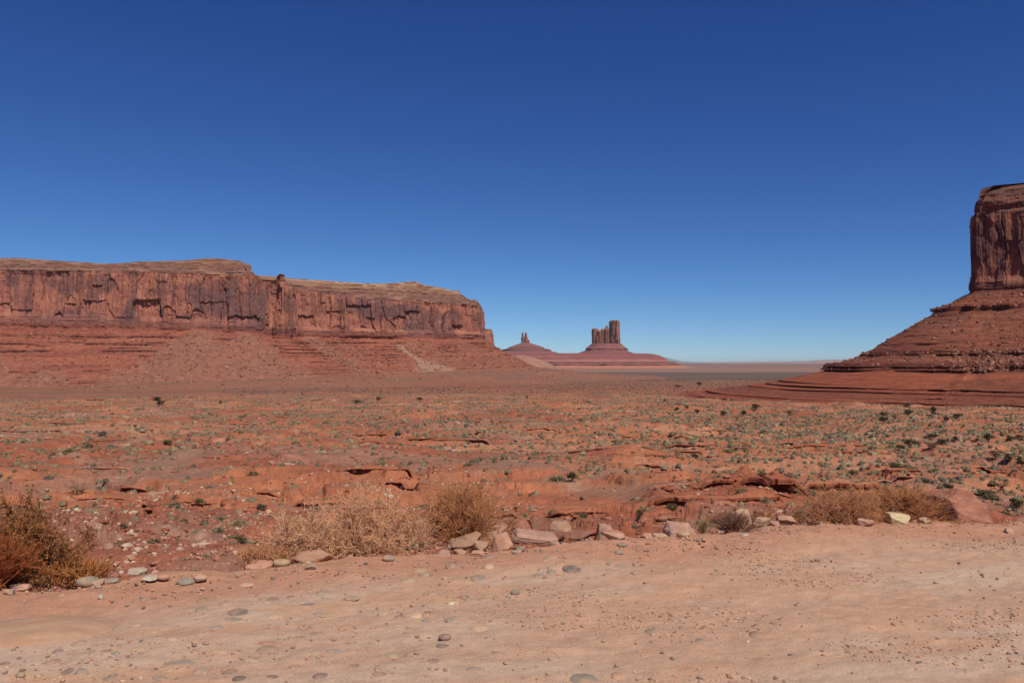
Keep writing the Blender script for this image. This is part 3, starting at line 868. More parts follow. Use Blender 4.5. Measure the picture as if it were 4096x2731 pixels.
# low red terrace in front of both
D3 = 5500.0
tr = [(1110, 6900), (1130, 6000), (1180, 5560), (1260, 5480), (1350, 5450), (1440, 5480), (1486, 5650), (1500, 6000), (1480, 6500), (1300, 7000)]
b4 = thing("rock_terrace", "long low red rock terrace under the two distant buttes", "rock terrace")
cone_mass("terrace_slope", b4, np.array([(X(p, d), d) for p, d in tr]),
          [(0, zat(811, D3)), (60, zat(814, D3)), (150, zat(825, D3)), (165, zat(829, D3)), (220, zat(831, D3)), (224, zat(834, D3)), (262, zat(835.5, D3)),
           (266, zat(838.5, D3)), (330, zat(842, D3)), (430, zat(846, D3)), (700, zat(850, D3))],
          np.array([1, 1, 1, 1, 1, 1, .9, .7, .7, 1]), 600, 51, 14, lin(142, 80, 74), lin(130, 72, 70),
          [(zat(838, D3), zat(826, D3), lin(158, 100, 88), 0.75), (zat(834.5, D3), zat(831, D3), lin(96, 60, 60), 0.8), (zat(838.6, D3), zat(836, D3), lin(100, 60, 58), 0.8),
           (zat(847, D3), zat(839, D3), lin(176, 110, 86), 0.9)], res=200)
# another mesa far behind the end of the long one
D4 = 3600.0
b5 = thing("mesa", "pinkish far mesa end half hidden behind the long mesa", "mesa")
pts = [(1060, 3600), (1110, 3580), (1128, 3590), (1132.5, 3640), (1131, 3800), (1100, 4200), (1050, 4000)]
ctrl = [(X(p, d), d, zat(755.5, D4), zat(758, D4), zat(792, D4), zat(838, D4), 160, -42, 260, 8) for p, d in pts]
cfg5 = dict(sw=12, bed=5, bamp=2.5, amp=3.0, w=26, h=70, but=3, blend=60, hard=[(0.3, 0.02, 4, 0.3), (0.6, 0.02, 4, 0.3)], tz_n=10, trough=3, gul=0.8, cones=[], round=3, dark=-0.25, batter=5)
put_mass(rock_mass("mesa", ctrl, True, 420, (3, 14, 80, 60, 10), None, cfg5, 303), b5, M_far, M_far)
# pale sandy rise dotted with scrub in front of the twin-spired butte
def dune():
    D = 4700.0
    nx, ny = 120, 60
    u = np.linspace(-1, 1, nx)[:, None]; v = np.linspace(-1, 1, ny)[None]
    x = X(1205, D) + u * X(1205 + 105, D) - u * X(1205, D); y = D + v * 500 + 0 * u
    prof = np.clip(1 - np.abs(u + 0.15) ** 1.7, 0, 1) * np.clip(1 - v ** 2, 0, 1)
    z = -50 + prof * (zat(814.5, D) + 50) + fbm(x / 60, y / 60, 5, 3) * 2
    me = mesh_from("sandy_hill", np.stack([x + 0 * v, y, z], -1).reshape(-1, 3), grid_faces(nx, ny), True)
    add_col(me, np.broadcast_to(lin(160, 112, 92), (nx * ny, 3)).copy())
    tag(obj("sandy_hill", me, M_far), "pale scrub-dotted sandy rise before the twin-spired butte", None, None, "structure")
    return x + 0 * v, y, z, prof
DUNE = dune()
# mountains on the skyline; distance haze is painted into the dome's blue colour
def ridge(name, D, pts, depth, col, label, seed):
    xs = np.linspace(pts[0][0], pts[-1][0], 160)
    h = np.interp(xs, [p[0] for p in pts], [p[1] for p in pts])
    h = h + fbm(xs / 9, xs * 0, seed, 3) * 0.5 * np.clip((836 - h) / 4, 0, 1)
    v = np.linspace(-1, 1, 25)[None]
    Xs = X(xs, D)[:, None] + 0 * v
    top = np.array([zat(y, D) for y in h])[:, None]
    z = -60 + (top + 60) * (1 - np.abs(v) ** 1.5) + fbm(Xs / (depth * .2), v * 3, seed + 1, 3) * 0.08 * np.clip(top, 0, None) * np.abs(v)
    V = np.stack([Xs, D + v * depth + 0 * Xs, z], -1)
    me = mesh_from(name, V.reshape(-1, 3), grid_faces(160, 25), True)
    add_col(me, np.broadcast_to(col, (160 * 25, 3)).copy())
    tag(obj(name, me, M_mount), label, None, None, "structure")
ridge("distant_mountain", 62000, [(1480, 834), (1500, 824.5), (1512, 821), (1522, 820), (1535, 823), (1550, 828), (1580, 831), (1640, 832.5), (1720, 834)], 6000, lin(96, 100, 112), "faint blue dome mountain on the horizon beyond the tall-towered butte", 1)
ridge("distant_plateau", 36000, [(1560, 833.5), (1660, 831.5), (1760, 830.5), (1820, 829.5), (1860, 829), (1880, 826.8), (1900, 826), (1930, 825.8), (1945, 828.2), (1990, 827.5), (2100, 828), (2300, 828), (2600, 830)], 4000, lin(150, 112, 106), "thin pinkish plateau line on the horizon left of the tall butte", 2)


# ------------------------------------------------------------------ stones
def ico(sub):
    import bmesh
    bm = bmesh.new()
    bmesh.ops.create_icosphere(bm, subdivisions=sub, radius=1.0)
    V = np.array([v.co[:] for v in bm.verts]); Fc = np.array([[v.index for v in f.verts] for f in bm.faces])
    bm.free()
    return V / np.linalg.norm(V, axis=1)[:, None], Fc
ICO = {k: ico(k) for k in (1, 2, 3, 4, 5)}

def fbm3(p, sc, seed, oc=4):
    return (fbm(p[:, 0] * sc + 5, p[:, 1] * sc, seed, oc) + fbm(p[:, 1] * sc - 3, p[:, 2] * sc, seed + 1, oc) + fbm(p[:, 2] * sc + 9, p[:, 0] * sc, seed + 2, oc)) / 1.7

def rock_verts(kind, seed, sub=4, planes=None):
    D, Fc = ICO[sub]
    rg = np.random.default_rng(seed)
    if kind == "round":
        r = 1 + 0.16 * fbm3(D, 0.9, seed, 2) + 0.02 * fbm3(D, 4, seed + 5)
        V = D * r[:, None]
        V[:, 2] = np.sign(V[:, 2]) * np.abs(V[:, 2]) ** 0.9
    else:
        n = planes if planes is not None else None
        if n is None:
            k = 13
            nn = rg.normal(size=(k, 3)); nn[:, 2] *= 0.7
            nn = np.vstack([nn, [[0, 0, 1.0], [0, 0, -1], [1, 0.2, .1], [-1, .1, .2], [.1, -1, .3], [0, 1, .2]]])
            nn /= np.linalg.norm(nn, axis=1)[:, None]
            dd = rg.uniform(0.55, 0.95, len(nn))
            if kind == "slab":
                dd[k] = 0.75; dd[k + 1] = 0.75
        else:
            nn = np.array([p[:3] for p in n], float); dd = np.array([p[3] for p in n]); nn /= np.linalg.norm(nn, axis=1)[:, None]
        q = D @ nn.T
        r = np.min(np.where(q > 0.02, dd[None] / np.maximum(q, 0.02), 9), axis=1)
        r = np.minimum(r, 1.35)
        V = D * r[:, None]
        V = V + D * (0.06 * fbm3(V, 1.6, seed + 3) + 0.04 * fbm3(V, 5, seed + 8, 4))[:, None]
    lo, hi = V.min(0), V.max(0)
    return (V - (lo + hi) / 2) / (hi - lo), Fc       # unit box, centred

_sm = {}
def stone_mat(name, rgb, tint=None):
    if name not in _sm:
        c = lin(*rgb) * 0.92
        lum = c @ np.array([.3, .6, .1]); c = lum + (c - lum) * SAT
        _sm[name] = mat("stone_" + name, col=tuple(c), var=0.2, scale=18.0, bump=0.5, bscale=40.0, bdist=0.01, coords="Position",
                        rand=0.10, tint=None if tint is None else tuple(lin(*tint) * 0.9), tscale=9.0)
    return _sm[name]
STONE = dict(grey=((148, 132, 118), (176, 140, 116)), dark=((124, 110, 102), (160, 128, 108)), purple=((140, 116, 106), (170, 134, 112)), tan=((190, 152, 122), None), pink=((190, 144, 120), (176, 128, 106)),
             mauve=((170, 128, 112), (184, 142, 122)), cream=((206, 184, 146), (190, 160, 124)), white=((196, 178, 160), (170, 146, 128)), red=((154, 106, 86), (130, 88, 74)),
             olive=((158, 138, 112), (176, 144, 116)), brown=((182, 138, 112), None), blue=((148, 134, 122), (178, 142, 118)))

def stone(name, label, px, py, w, h, kind, colr, group=None, rot=0.0, embed=False, tilt=0.0, cat="stone", depth=None, lift=0.0, seed=None, me_key=None, back=0.0):
    """px, py: where its middle shows in the photograph; w, h: its shown width and height there."""
    p = on_road(px, py + (0 if embed else h * 0.30))
    y = p[1]
    ey = float(edge_y(p[0]))
    W = w / F * y
    dep = EZ / y
    if embed:
        L = float(np.clip(h / F * y / dep * 1.0, 0.45 * W, 1.6 * W)); H = 0.5 * min(W, L)
        prot = min(0.10 * min(W, L) + 0.003, 0.03)
        W *= 1.22; L *= 1.22
        z = float(road_z(p[0], y)) + prot - H / 2
    else:
        H = h / F * y * 0.95; L = depth * W if depth else 0.75 * W
        z = float(road_z(p[0], min(y, ey))) + H * 0.34 + lift
        y = y + L * 0.25
    if back > 0.05:                       # rocks set into the falling bank reach down to it
        z = z + H * 0.5 - H * 1.15
        H *= 2.3
    seed = seed if seed is not None else int(px * 7 + py)
    V, Fc = rock_verts(kind, seed, 3 if w < 34 else 4)
    me = mesh_from(name, V * np.array([W, L, H * 1.05]), Fc, kind == "round")
    o = obj(name, me, stone_mat(colr, *STONE[colr]))
    o.location = (p[0], y + back, z)
    o.rotation_euler = (0.0, tilt, rot)
    return tag(o, label, cat, group)

# --- named rocks along the verge: (label, px, py, w, h, kind, colour, options)
VERGE = [
    ("pale grey angular rock at the foot of the leafy brown bush", 181, 2302, 62, 42, "angular", "white", {}),
    ("small cream stone leaning on the pale grey angular rock", 140, 2312, 34, 24, "round", "tan", {}),
    ("big flat grey oval boulder, largest of three stones in a row on the left verge", 342, 2325, 88, 42, "round", "grey", dict(rot=0.2)),
    ("tan wedge-shaped stone between two grey oval stones", 390, 2333, 54, 28, "angular", "tan", dict(tilt=-0.25)),
    ("smooth grey oval stone beside the tan wedge-shaped stone", 440, 2330, 60, 25, "round", "grey", dict(tilt=-0.08)),
    ("thin grey disc stone lying below the tan wedge", 390, 2350, 32, 12, "round", "grey", {}),
    ("dusty white rock with a crumbling base alone at the road's rim", 544, 2290, 66, 32, "angular", "white", {}),
    ("pale flat stone sunk beside a pinkish hump on the left verge", 595, 2338, 64, 17, "angular", "white", {}),
    ("pinkish tan hump of stone beside the pale flat stone", 648, 2334, 50, 22, "round", "pink", {}),
    ("round tan stone half sunk next to a bluish flat one", 796, 2330, 56, 24, "round", "tan", {}),
    ("round pale pebble alone on the bare left part of the road", 400, 2391, 23, 18, "angular", "white", {}),
    ("little grey egg-shaped stone on bare dirt below the first pink slab", 951, 2305, 22, 18, "round", "grey", {}),
    ("low pink flat slab beside the olive oval stone", 1038, 2260, 110, 36, "slab", "pink", {}),
    ("olive grey oval boulder between two pink slabs", 1122, 2267, 70, 31, "round", "olive", {}),
    ("long pink slab with a straight front and broken corners", 1247, 2240, 168, 58, "slab", "pink", dict(depth=0.5)),
    ("cream round pebble in front of the long pink slab", 1231, 2255, 31, 22, "round", "cream", {}),
    ("bluish grey wedge stone lying in front of the long pink slab", 1241, 2290, 47, 24, "angular", "blue", dict(tilt=-0.2)),
    ("grey lump of rock at the far left road edge", 30, 2371, 44, 22, "angular", "grey", {}),
    ("low red rock shelf under the orange broom bush", 70, 2345, 90, 22, "slab", "mauve", {}),
    ("smooth grey stone alone in front of the dry bush gap", 1553, 2246, 50, 27, "round", "grey", dict(tilt=0.15)),
    ("small bluish oval stone right of the long pink slab", 1398, 2236, 28, 12, "round", "blue", {}),
    ("cream pointed rock standing between the two big dry bushes", 1642, 2178, 72, 58, "angular", "cream", {}),
    ("mauve flat rock in front of the cream pointed rock", 1600, 2196, 62, 20, "slab", "mauve", {}),
    ("dark red broken flat rock right of the cream pointed rock", 1692, 2194, 58, 20, "slab", "red", dict(tilt=-0.15)),
    ("mauve block at the left end of the leaning rock pile", 1812, 2173, 42, 42, "angular", "mauve", {}),
    ("tan leaning slab across the middle of the rock pile", 1868, 2176, 125, 48, "slab", "brown", dict(tilt=-0.32, lift=0.02)),
    ("brown rounded rock leaning on the tan slab in the pile", 1922, 2185, 66, 46, "angular", "brown", {}),
    ("small brown rock wedged under the tan leaning slab", 1838, 2208, 52, 26, "angular", "pink", {}),
    ("mauve low rock left of the rock pile, half buried", 1776, 2212, 52, 32, "angular", "mauve", {}),
    ("flat pink rock lying in dirt in front of the rock pile", 1910, 2226, 56, 22, "slab", "pink", {}),
    ("big pink block at the right end of the rock pile", 2004, 2186, 86, 64, "angular", "pink", dict(tilt=-0.35)),
    ("reddish flat rock behind the pink block under the dry bush", 1985, 2152, 95, 24, "slab", "brown", dict(back=0.35)),
    ("tan humped rock behind the long overhanging slab", 2252, 2143, 104, 30, "angular", "brown", dict(back=0.25)),
    ("dark red layered rock right of the overhanging slab", 2310, 2160, 125, 26, "slab", "red", dict(tilt=0.08)),
    ("upright mauve rock with a dark split left side", 2419, 2147, 82, 48, "angular", "mauve", dict(back=0.1)),
    ("pale pink slab lying in front of the upright mauve rock", 2458, 2172, 108, 30, "slab", "pink", dict(tilt=0.15)),
    ("small pink brick-shaped rock beside dry grass", 2586, 2167, 52, 23, "slab", "pink", {}),
    ("flat tan rock right of the brick-shaped rock", 2645, 2165, 62, 20, "slab", "tan", {}),
    ("grey oval stone under a grey wedge near the overhanging slab", 2066, 2228, 42, 16, "round", "blue", {}),
    ("grey wedge resting behind a grey oval stone", 2084, 2216, 38, 19, "angular", "grey", {}),
    ("grey rounded stone below the pale pink slab", 2490, 2196, 43, 18, "round", "grey", {}),
    ("grey lumpy stone just nearer than the rounded grey stone", 2477, 2216, 36, 17, "angular", "grey", {}),
    ("greenish grey smooth stone in front of the mauve flat rock", 2736, 2167, 56, 24, "round", "olive", {}),
    ("broad mauve flat rock beneath the yucca", 2740, 2142, 150, 36, "slab", "mauve", dict(back=0.15)),
    ("small curved white stone on the sandy verge", 2979, 2157, 34, 13, "round", "white", dict(tilt=-0.25)),
    ("tan humped boulder behind the mauve twiggy bush", 2995, 2092, 88, 38, "angular", "tan", dict(back=0.2)),
    ("tan flat shelf of rock below the mauve twiggy bush", 2945, 2118, 120, 24, "slab", "brown", dict(tilt=-0.2)),
    ("tan angular rock right of the humped boulder", 3050, 2106, 72, 36, "angular", "tan", {}),
    ("small pointed mauve rock in the verge", 3098, 2120, 44, 25, "angular", "mauve", {}),
    ("pinkish hump of rock left of the large dry bushes", 3150, 2099, 78, 32, "angular", "pink", {}),
    ("mauve rock with a dark underside before the dry bushes", 3463, 2106, 68, 32, "angular", "mauve", dict(tilt=0.1)),
    ("pale yellow block with a shaded left end near the great boulder", 3594, 2088, 92, 46, "angular", "cream", dict(tilt=0.12)),
    ("mauve square block behind the pale yellow block", 3642, 2080, 78, 44, "slab", "mauve", dict(back=0.25)),
    ("small tan rock tucked against the great boulder", 3704, 2088, 46, 24, "angular", "tan", {}),
    ("dark pink rock right of the great boulder", 4042, 2112, 42, 24, "angular", "mauve", dict(tilt=0.3)),
    ("low pale rock on the slope right of the great boulder", 3985, 2070, 60, 22, "slab", "pink", dict(back=0.2)),
]
for (lb, px, py, w, h, kd, cl, op) in VERGE:
    stone("rock", lb, px, py, w, h, kd, cl, cat="rock", **op)

# long overhanging slab, a ledge with a shadowed hollow below
def overhang_slab():
    p = on_road(2140, 2185)
    y = p[1] + 0.12
    W = 204 / F * y; H = 34 / F * y; L = 0.24
    V, Fc = rock_verts("slab", 77, 5, planes=[(0, 0, 1, .8), (0, 0, -1, .8), (1, .1, .1, .95), (-1, -.1, .15, .95), (0, -1, -.1, .8), (0, -1, .5, .86), (0, 1, 0, .8), (.5, -.8, .1, 1.05), (-.6, -.8, 0, 1.1)])
    o = obj("rock_slab", mesh_from("rock_slab", V * np.array([W, L, H]), Fc), stone_mat("mauve", *STONE["mauve"]))
    o.location = (on_road(2140, 2152)[0] * y / on_road(2140, 2152)[1], y, float(at(2140, 2148, y)[2]))
    o.rotation_euler = (0.05, 0.13, 0.05)
    tag(o, "long overhanging mauve slab with deep shadow under its front edge", "rock slab")
    for (px, lb) in ((2070, "small prop rock in the shadow under the left of the overhanging slab"), (2225, "small prop rock under the right of the overhanging slab")):
        q = on_road(px, 2182)
        V, Fc = rock_verts("angular", px, 3)
        r = obj("rock", mesh_from("rock", V * np.array([0.16, 0.2, 0.11]), Fc), stone_mat("red", *STONE["red"]))
        r.location = (q[0], y + 0.10, 0.03)
        tag(r, lb, "rock")
overhang_slab()

def great_boulder():
    c = on_road(3835, 2085)
    y = c[1] + 0.25
    s_ = y / F
    pl = [(0.12, -0.70, 0.70, .62), (-0.95, -0.35, 0.05, .88), (0.75, -0.45, 0.45, .86), (0.2, 0.3, 1, .78), (-0.35, -0.1, .95, .84), (0, 1, 0.2, .8), (1, 0.1, .1, .98), (0, 0, -1, .7), (0.5, -0.2, .85, .8), (0.0, -1, 0.15, .8)]
    V, Fc = rock_verts("angular", 909, 5, planes=pl)
    D = np.array([262 * s_, 0.62, 196 * s_])
    o = obj("boulder", mesh_from("boulder", V * D, Fc), mat("boulder_rock", col=tuple(lin(160, 106, 88) * 0.92), var=0.24, scale=9, bump=1.0, bscale=16, bdist=0.035, grain=0.12, gscale=50,
            tint=tuple(lin(178, 124, 104) * 0.9), tscale=4, streak=(1, 1, 2.5)))
    o.location = (c[0] * y / c[1], y, float(at(3835, 2052, y)[2]))
    o.rotation_euler = (0, 0.10, 0.06)
    tag(o, "great red boulder with a sloping pitted face at the road's edge", "boulder")
great_boulder()

# --- cobbles sunk in the road: (px, py, w, h, colour, loose)
COBB = [(949, 2452, 75, 26, 'dark', 0), (315, 2569, 52, 22, 'grey', 0), (212, 2637, 52, 22, 'purple', 0), (271, 2673, 35, 22, 'purple', 0), (327, 2670, 48, 18, 'grey', 0), (1068, 2593, 76, 30, 'grey', 0),
    (922, 2676, 50, 22, 'purple', 0), (958, 2702, 48, 18, 'dark', 0), (806, 2674, 55, 22, 'grey', 0), (1280, 2694, 55, 24, 'purple', 0), (821, 2572, 27, 15, 'grey', 1), (774, 2573, 27, 13, 'tan', 1),
    (119, 2694, 37, 20, 'tan', 1), (77, 2686, 38, 24, 'olive', 1), (86, 2670, 26, 10, 'dark', 1), (18, 2646, 36, 13, 'dark', 0), (232, 2596, 35, 14, 'purple', 0), (866, 2509, 46, 11, 'blue', 0), (833, 2529, 48, 12, 'purple', 0),
    (812, 2398, 38, 14, 'dark', 0), (1089, 2398, 42, 15, 'purple', 0), (1164, 2383, 28, 11, 'dark', 0), (1292, 2371, 52, 18, 'grey', 0), (1396, 2395, 52, 20, 'grey', 0), (1229, 2421, 50, 8, 'dark', 0), (1274, 2457, 42, 12, 'blue', 0),
    (1289, 2467, 25, 9, 'grey', 1), (905, 2421, 50, 12, 'blue', 0), (806, 2436, 36, 15, 'grey', 0), (1271, 2537, 46, 11, 'dark', 0), (1080, 2570, 90, 12, 'brown', 0), (610, 2517, 55, 12, 'tan', 0), (545, 2490, 30, 12, 'tan', 0),
    (553, 2594, 48, 15, 'tan', 0), (304, 2457, 36, 10, 'purple', 0), (577, 2395, 22, 9, 'blue', 0), (744, 2338, 56, 16, 'blue', 0), (988, 2337, 52, 13, 'tan', 0), (1958, 2244, 30, 12, 'blue', 0), (2282, 2276, 60, 22, 'dark', 0),
    (2240, 2264, 42, 13, 'grey', 0), (2205, 2245, 46, 12, 'blue', 0), (2062, 2366, 38, 20, 'grey', 1), (2180, 2254, 26, 15, 'grey', 0), (1406, 2394, 60, 20, 'grey', 1), (1532, 2448, 42, 26, 'tan', 0), (1797, 2474, 34, 16, 'grey', 0),
    (1708, 2475, 34, 13, 'grey', 0), (1779, 2547, 52, 28, 'purple', 1), (1669, 2540, 22, 11, 'purple', 1), (1568, 2612, 54, 20, 'olive', 0), (1731, 2642, 42, 19, 'purple', 0), (1718, 2671, 16, 12, 'olive', 1), (1781, 2674, 18, 15, 'grey', 1),
    (1767, 2577, 40, 15, 'purple', 0), (1915, 2504, 70, 20, 'tan', 0), (1963, 2476, 16, 12, 'grey', 1), (2330, 2687, 105, 46, 'grey', 0), (2467, 2675, 40, 24, 'brown', 0), (2612, 2508, 58, 26, 'grey', 0), (2026, 2640, 26, 14, 'tan', 1),
    (2650, 2591, 17, 13, 'purple', 1), (2190, 2677, 16, 12, 'olive', 1), (1853, 2382, 36, 10, 'grey', 0), (1812, 2406, 36, 10, 'cream', 0), (3270, 2233, 20, 13, 'dark', 1), (3250, 2239, 15, 9, 'dark', 1), (3338, 2237, 26, 12, 'brown', 1),
    (3030, 2515, 58, 24, 'dark', 0), (3100, 2481, 30, 10, 'dark', 0), (2802, 2541, 38, 17, 'grey', 0), (3575, 2473, 18, 12, 'dark', 1), (3483, 2490, 17, 10, 'brown', 1), (3993, 2557, 21, 13, 'purple', 1), (4038, 2584, 19, 12, 'grey', 1),
    (3450, 2343, 44, 14, 'olive', 0), (3186, 2404, 16, 11, 'grey', 1), (2801, 2681, 26, 14, 'grey', 1), (1730, 2372, 34, 11, 'blue', 0), (2205, 2288, 36, 14, 'blue', 0), (2155, 2299, 36, 16, 'blue', 0), (1700, 2298, 52, 16, 'blue', 0),
    (1910, 2310, 48, 22, 'grey', 0), (1955, 2275, 34, 16, 'tan', 0), (1810, 2270, 40, 20, 'grey', 0), (1680, 2282, 40, 18, 'tan', 0), (1630, 2322, 66, 16, 'olive', 0), (1775, 2310, 50, 12, 'olive', 0), (2445, 2258, 34, 12, 'grey', 0), (2475, 2262, 40, 12, 'blue', 0),
    (1600, 2465, 40, 14, 'purple', 0), (1655, 2458, 60, 20, 'tan', 0), (1520, 2690, 60, 14, 'purple', 0), (1900, 2668, 70, 20, 'grey', 0), (1420, 2655, 44, 12, 'purple', 0), (1100, 2470, 60, 12, 'tan', 0), (880, 2600, 60, 14, 'tan', 0),
    (680, 2645, 46, 12, 'blue', 0), (690, 2560, 38, 10, 'tan', 0), (460, 2610, 34, 9, 'blue', 0), (480, 2560, 28, 9, 'blue', 0), (370, 2600, 30, 9, 'blue', 0), (740, 2640, 80, 10, 'grey', 0), (1010, 2635, 60, 12, 'tan', 0), (930, 2480, 60, 12, 'grey', 0),
    (1340, 2600, 70, 14, 'blue', 0), (1200, 2545, 40, 10, 'dark', 0), (1180, 2660, 50, 14, 'grey', 0), (1090, 2696, 44, 10, 'dark', 0), (1380, 2510, 44, 22, 'brown', 0), (640, 2700, 60, 12, 'grey', 0), (440, 2700, 50, 14, 'blue', 0), (1990, 2600, 50, 11, 'grey', 0)]
LBL = dict(dark="dark grey", grey="grey", purple="purplish grey", blue="bluish grey", olive="olive grey", tan="tan", brown="brownish pink", cream="cream")
def where_on_road(px, py):
    col_ = "left" if px < 1000 else ("middle left" if px < 1900 else ("middle right" if px < 2900 else "right"))
    return col_
for (px, py, w, h, c, loose) in COBB:
    zone = where_on_road(px, py)
    far = "nearer half of the road" if py > 2500 else "farther half of the road"
    if loose:
        lb = f"loose {LBL[c]} stone lying on the {zone} of the {far}"
    else:
        lb = f"flat {LBL[c]} cobble sunk in the {zone} of the {far}"
    stone("loose_stone" if loose else "cobble", lb, px, py, w, h, "angular" if (loose and c in ("tan", "brown")) else "round", c, embed=not loose, cat="stone" if loose else "cobble",
          group=("loose stones on the road" if loose else "cobbles sunk in the road") + f" {c} {zone} {'near' if py > 2500 else 'far'}", rot=((px * 13) % 10 - 5) * 0.06)
# a broad worn bedrock hump surfacing at the near left
hp = on_road(215, 2520)
V, Fc = rock_verts("round", 5, 5)
V = V * (1 + 0.22 * fbm3(V, 2.2, 61) + 0.07 * fbm3(V, 7.0, 62))[:, None]
o = obj("bedrock_hump", mesh_from("bedrock_hump", V * np.array([0.95, 0.62, 0.24]), Fc, True), mat("bedrock", col=tuple(lin(180, 144, 120) * 0.9), var=0.12, scale=10, bump=0.6, bscale=40, bdist=0.01, grain=0.12, gscale=80, tint=tuple(lin(180, 140, 114) * 0.9), tscale=3.0, streak=(1, 4, 1)))
o.location = (hp[0] - 0.10, hp[1], -0.075); o.rotation_euler = (0, 0.02, 0.22)
tag(o, "broad worn tan bedrock hump surfacing in the near left road", "bedrock")

# --- small pebbles: copies of a few, then fine gravel as one mass
pebble_me = []
for i in range(6):
    V, Fc = rock_verts("angular" if i % 2 else "round", 400 + i, 2)
    pebble_me.append(mesh_from("pebble", V * np.array([1, .8, .6]), Fc, i % 2 == 0))
PC = ['grey', 'tan', 'purple', 'brown', 'dark', 'pink']
for i, me in enumerate(pebble_me):
    me.materials.append(stone_mat(PC[i], *STONE[PC[i]]))
rg = np.random.default_rng(5)
n_p = 0
while n_p < 110:
    x, y = rg.uniform(-4.2, 5.2), rg.uniform(3.9, 8.0)
    sd = y - edge_y(x)
    if sd > -0.12 or abs(x / y) > 0.66:
        continue
    if vn2(np.array([x * 0.9]), np.array([y * 1.6]), 88)[0] < rg.uniform(-0.7, 0.3):
        continue
    k = int(rg.integers(6)); sz = rg.uniform(0.016, 0.034)
    o = obj("pebble", pebble_me[k])
    o.location = (x, y, float(road_z(x, y)) + sz * 0.2); o.rotation_euler = (0, 0, rg.uniform(0, 6)); o.scale = (sz, sz, sz)
    side = "left" if x < -1.2 else ("middle" if x < 1.5 else "right")
    ln = {'grey': 'grey', 'tan': 'tan', 'purple': 'purplish', 'brown': 'brownish', 'dark': 'dark grey', 'pink': 'pink'}[PC[k]]
    tag(o, f"tiny {ln} pebble among gravel on the {side} of the dirt road", "pebble", f"tiny {ln} pebbles on the {side} of the road")
    n_p += 1

def scatter_mass(name, pos, size, base, mats, label, cols=None, flat=(1, 1, 1), smooth=False, seed=0):
    """many small stones as one mesh. base = (V, F)."""
    rg = np.random.default_rng(seed)
    V, Fc = base
    n = len(pos)
    a = rg.uniform(0, 2 * math.pi, n)
    ca, sa = np.cos(a)[:, None], np.sin(a)[:, None]
    v = V[None] * np.asarray(flat) * (1 + rg.uniform(-.35, .35, (n, 1, 3)))
    v = v + rg.normal(0, 0.06, (n, len(V), 3))
    x = v[..., 0] * ca - v[..., 1] * sa; y = v[..., 0] * sa + v[..., 1] * ca
    W = np.stack([x, y, v[..., 2]], -1) * size[:, None, None] + pos[:, None]
    Fa = Fc[None] + (np.arange(n) * len(V))[:, None, None]
    me = mesh_from(name, W.reshape(-1, 3), Fa.reshape(-1, Fc.shape[1]), smooth)
    if cols is not None:
        add_col(me, np.repeat(cols, len(V), 0))
    o = obj(name, me, mats)
    return tag(o, label, None, None, "stuff")
M_gravel = mat("gravel_stone", var=0.15, scale=30, bump=0, rough=0.95)
def gravel():
    rg = np.random.default_rng(6)
    x = rg.uniform(-5.0, 6.2, 140000); y = rg.uniform(3.7, 8.4, 140000)
    sd = y - edge_y(x)
    den = 0.12 + 0.9 * sst(-0.05, 0.5, fbm(x / 1.1, y / 0.5, 89, 4)) + 0.22 * sst(-0.9, -0.2, sd) - 0.10 * sst(0, 3, x)
    k = (sd < 0.0) & (np.abs(x / y) < 0.7) & (rg.uniform(0, 1.25, len(x)) < den)
    x, y = x[k][:8500], y[k][:8500]
    sz = (0.0035 + 0.0105 * rg.uniform(0, 1, len(x)) ** 3.2) * (1 + 0.6 * sst(-0.55, -0.1, y - edge_y(x)) * rg.uniform(0, 1, len(x)))
    z = road_z(x, y) + sz * 0.15
    pal = np.array([lin(184, 140, 112), lin(150, 126, 110), lin(122, 104, 98), lin(192, 160, 136), lin(160, 112, 90)])
    cols = pal[rg.choice(5, len(x), p=[.38, .22, .14, .06, .20])]
    V, Fc = ICO[1]
    scatter_mass("gravel", np.stack([x, y, z], -1), sz, (V, Fc), M_gravel, "fine gravel strewn over the dirt road", cols, (1, .85, .6), seed=7)
gravel()

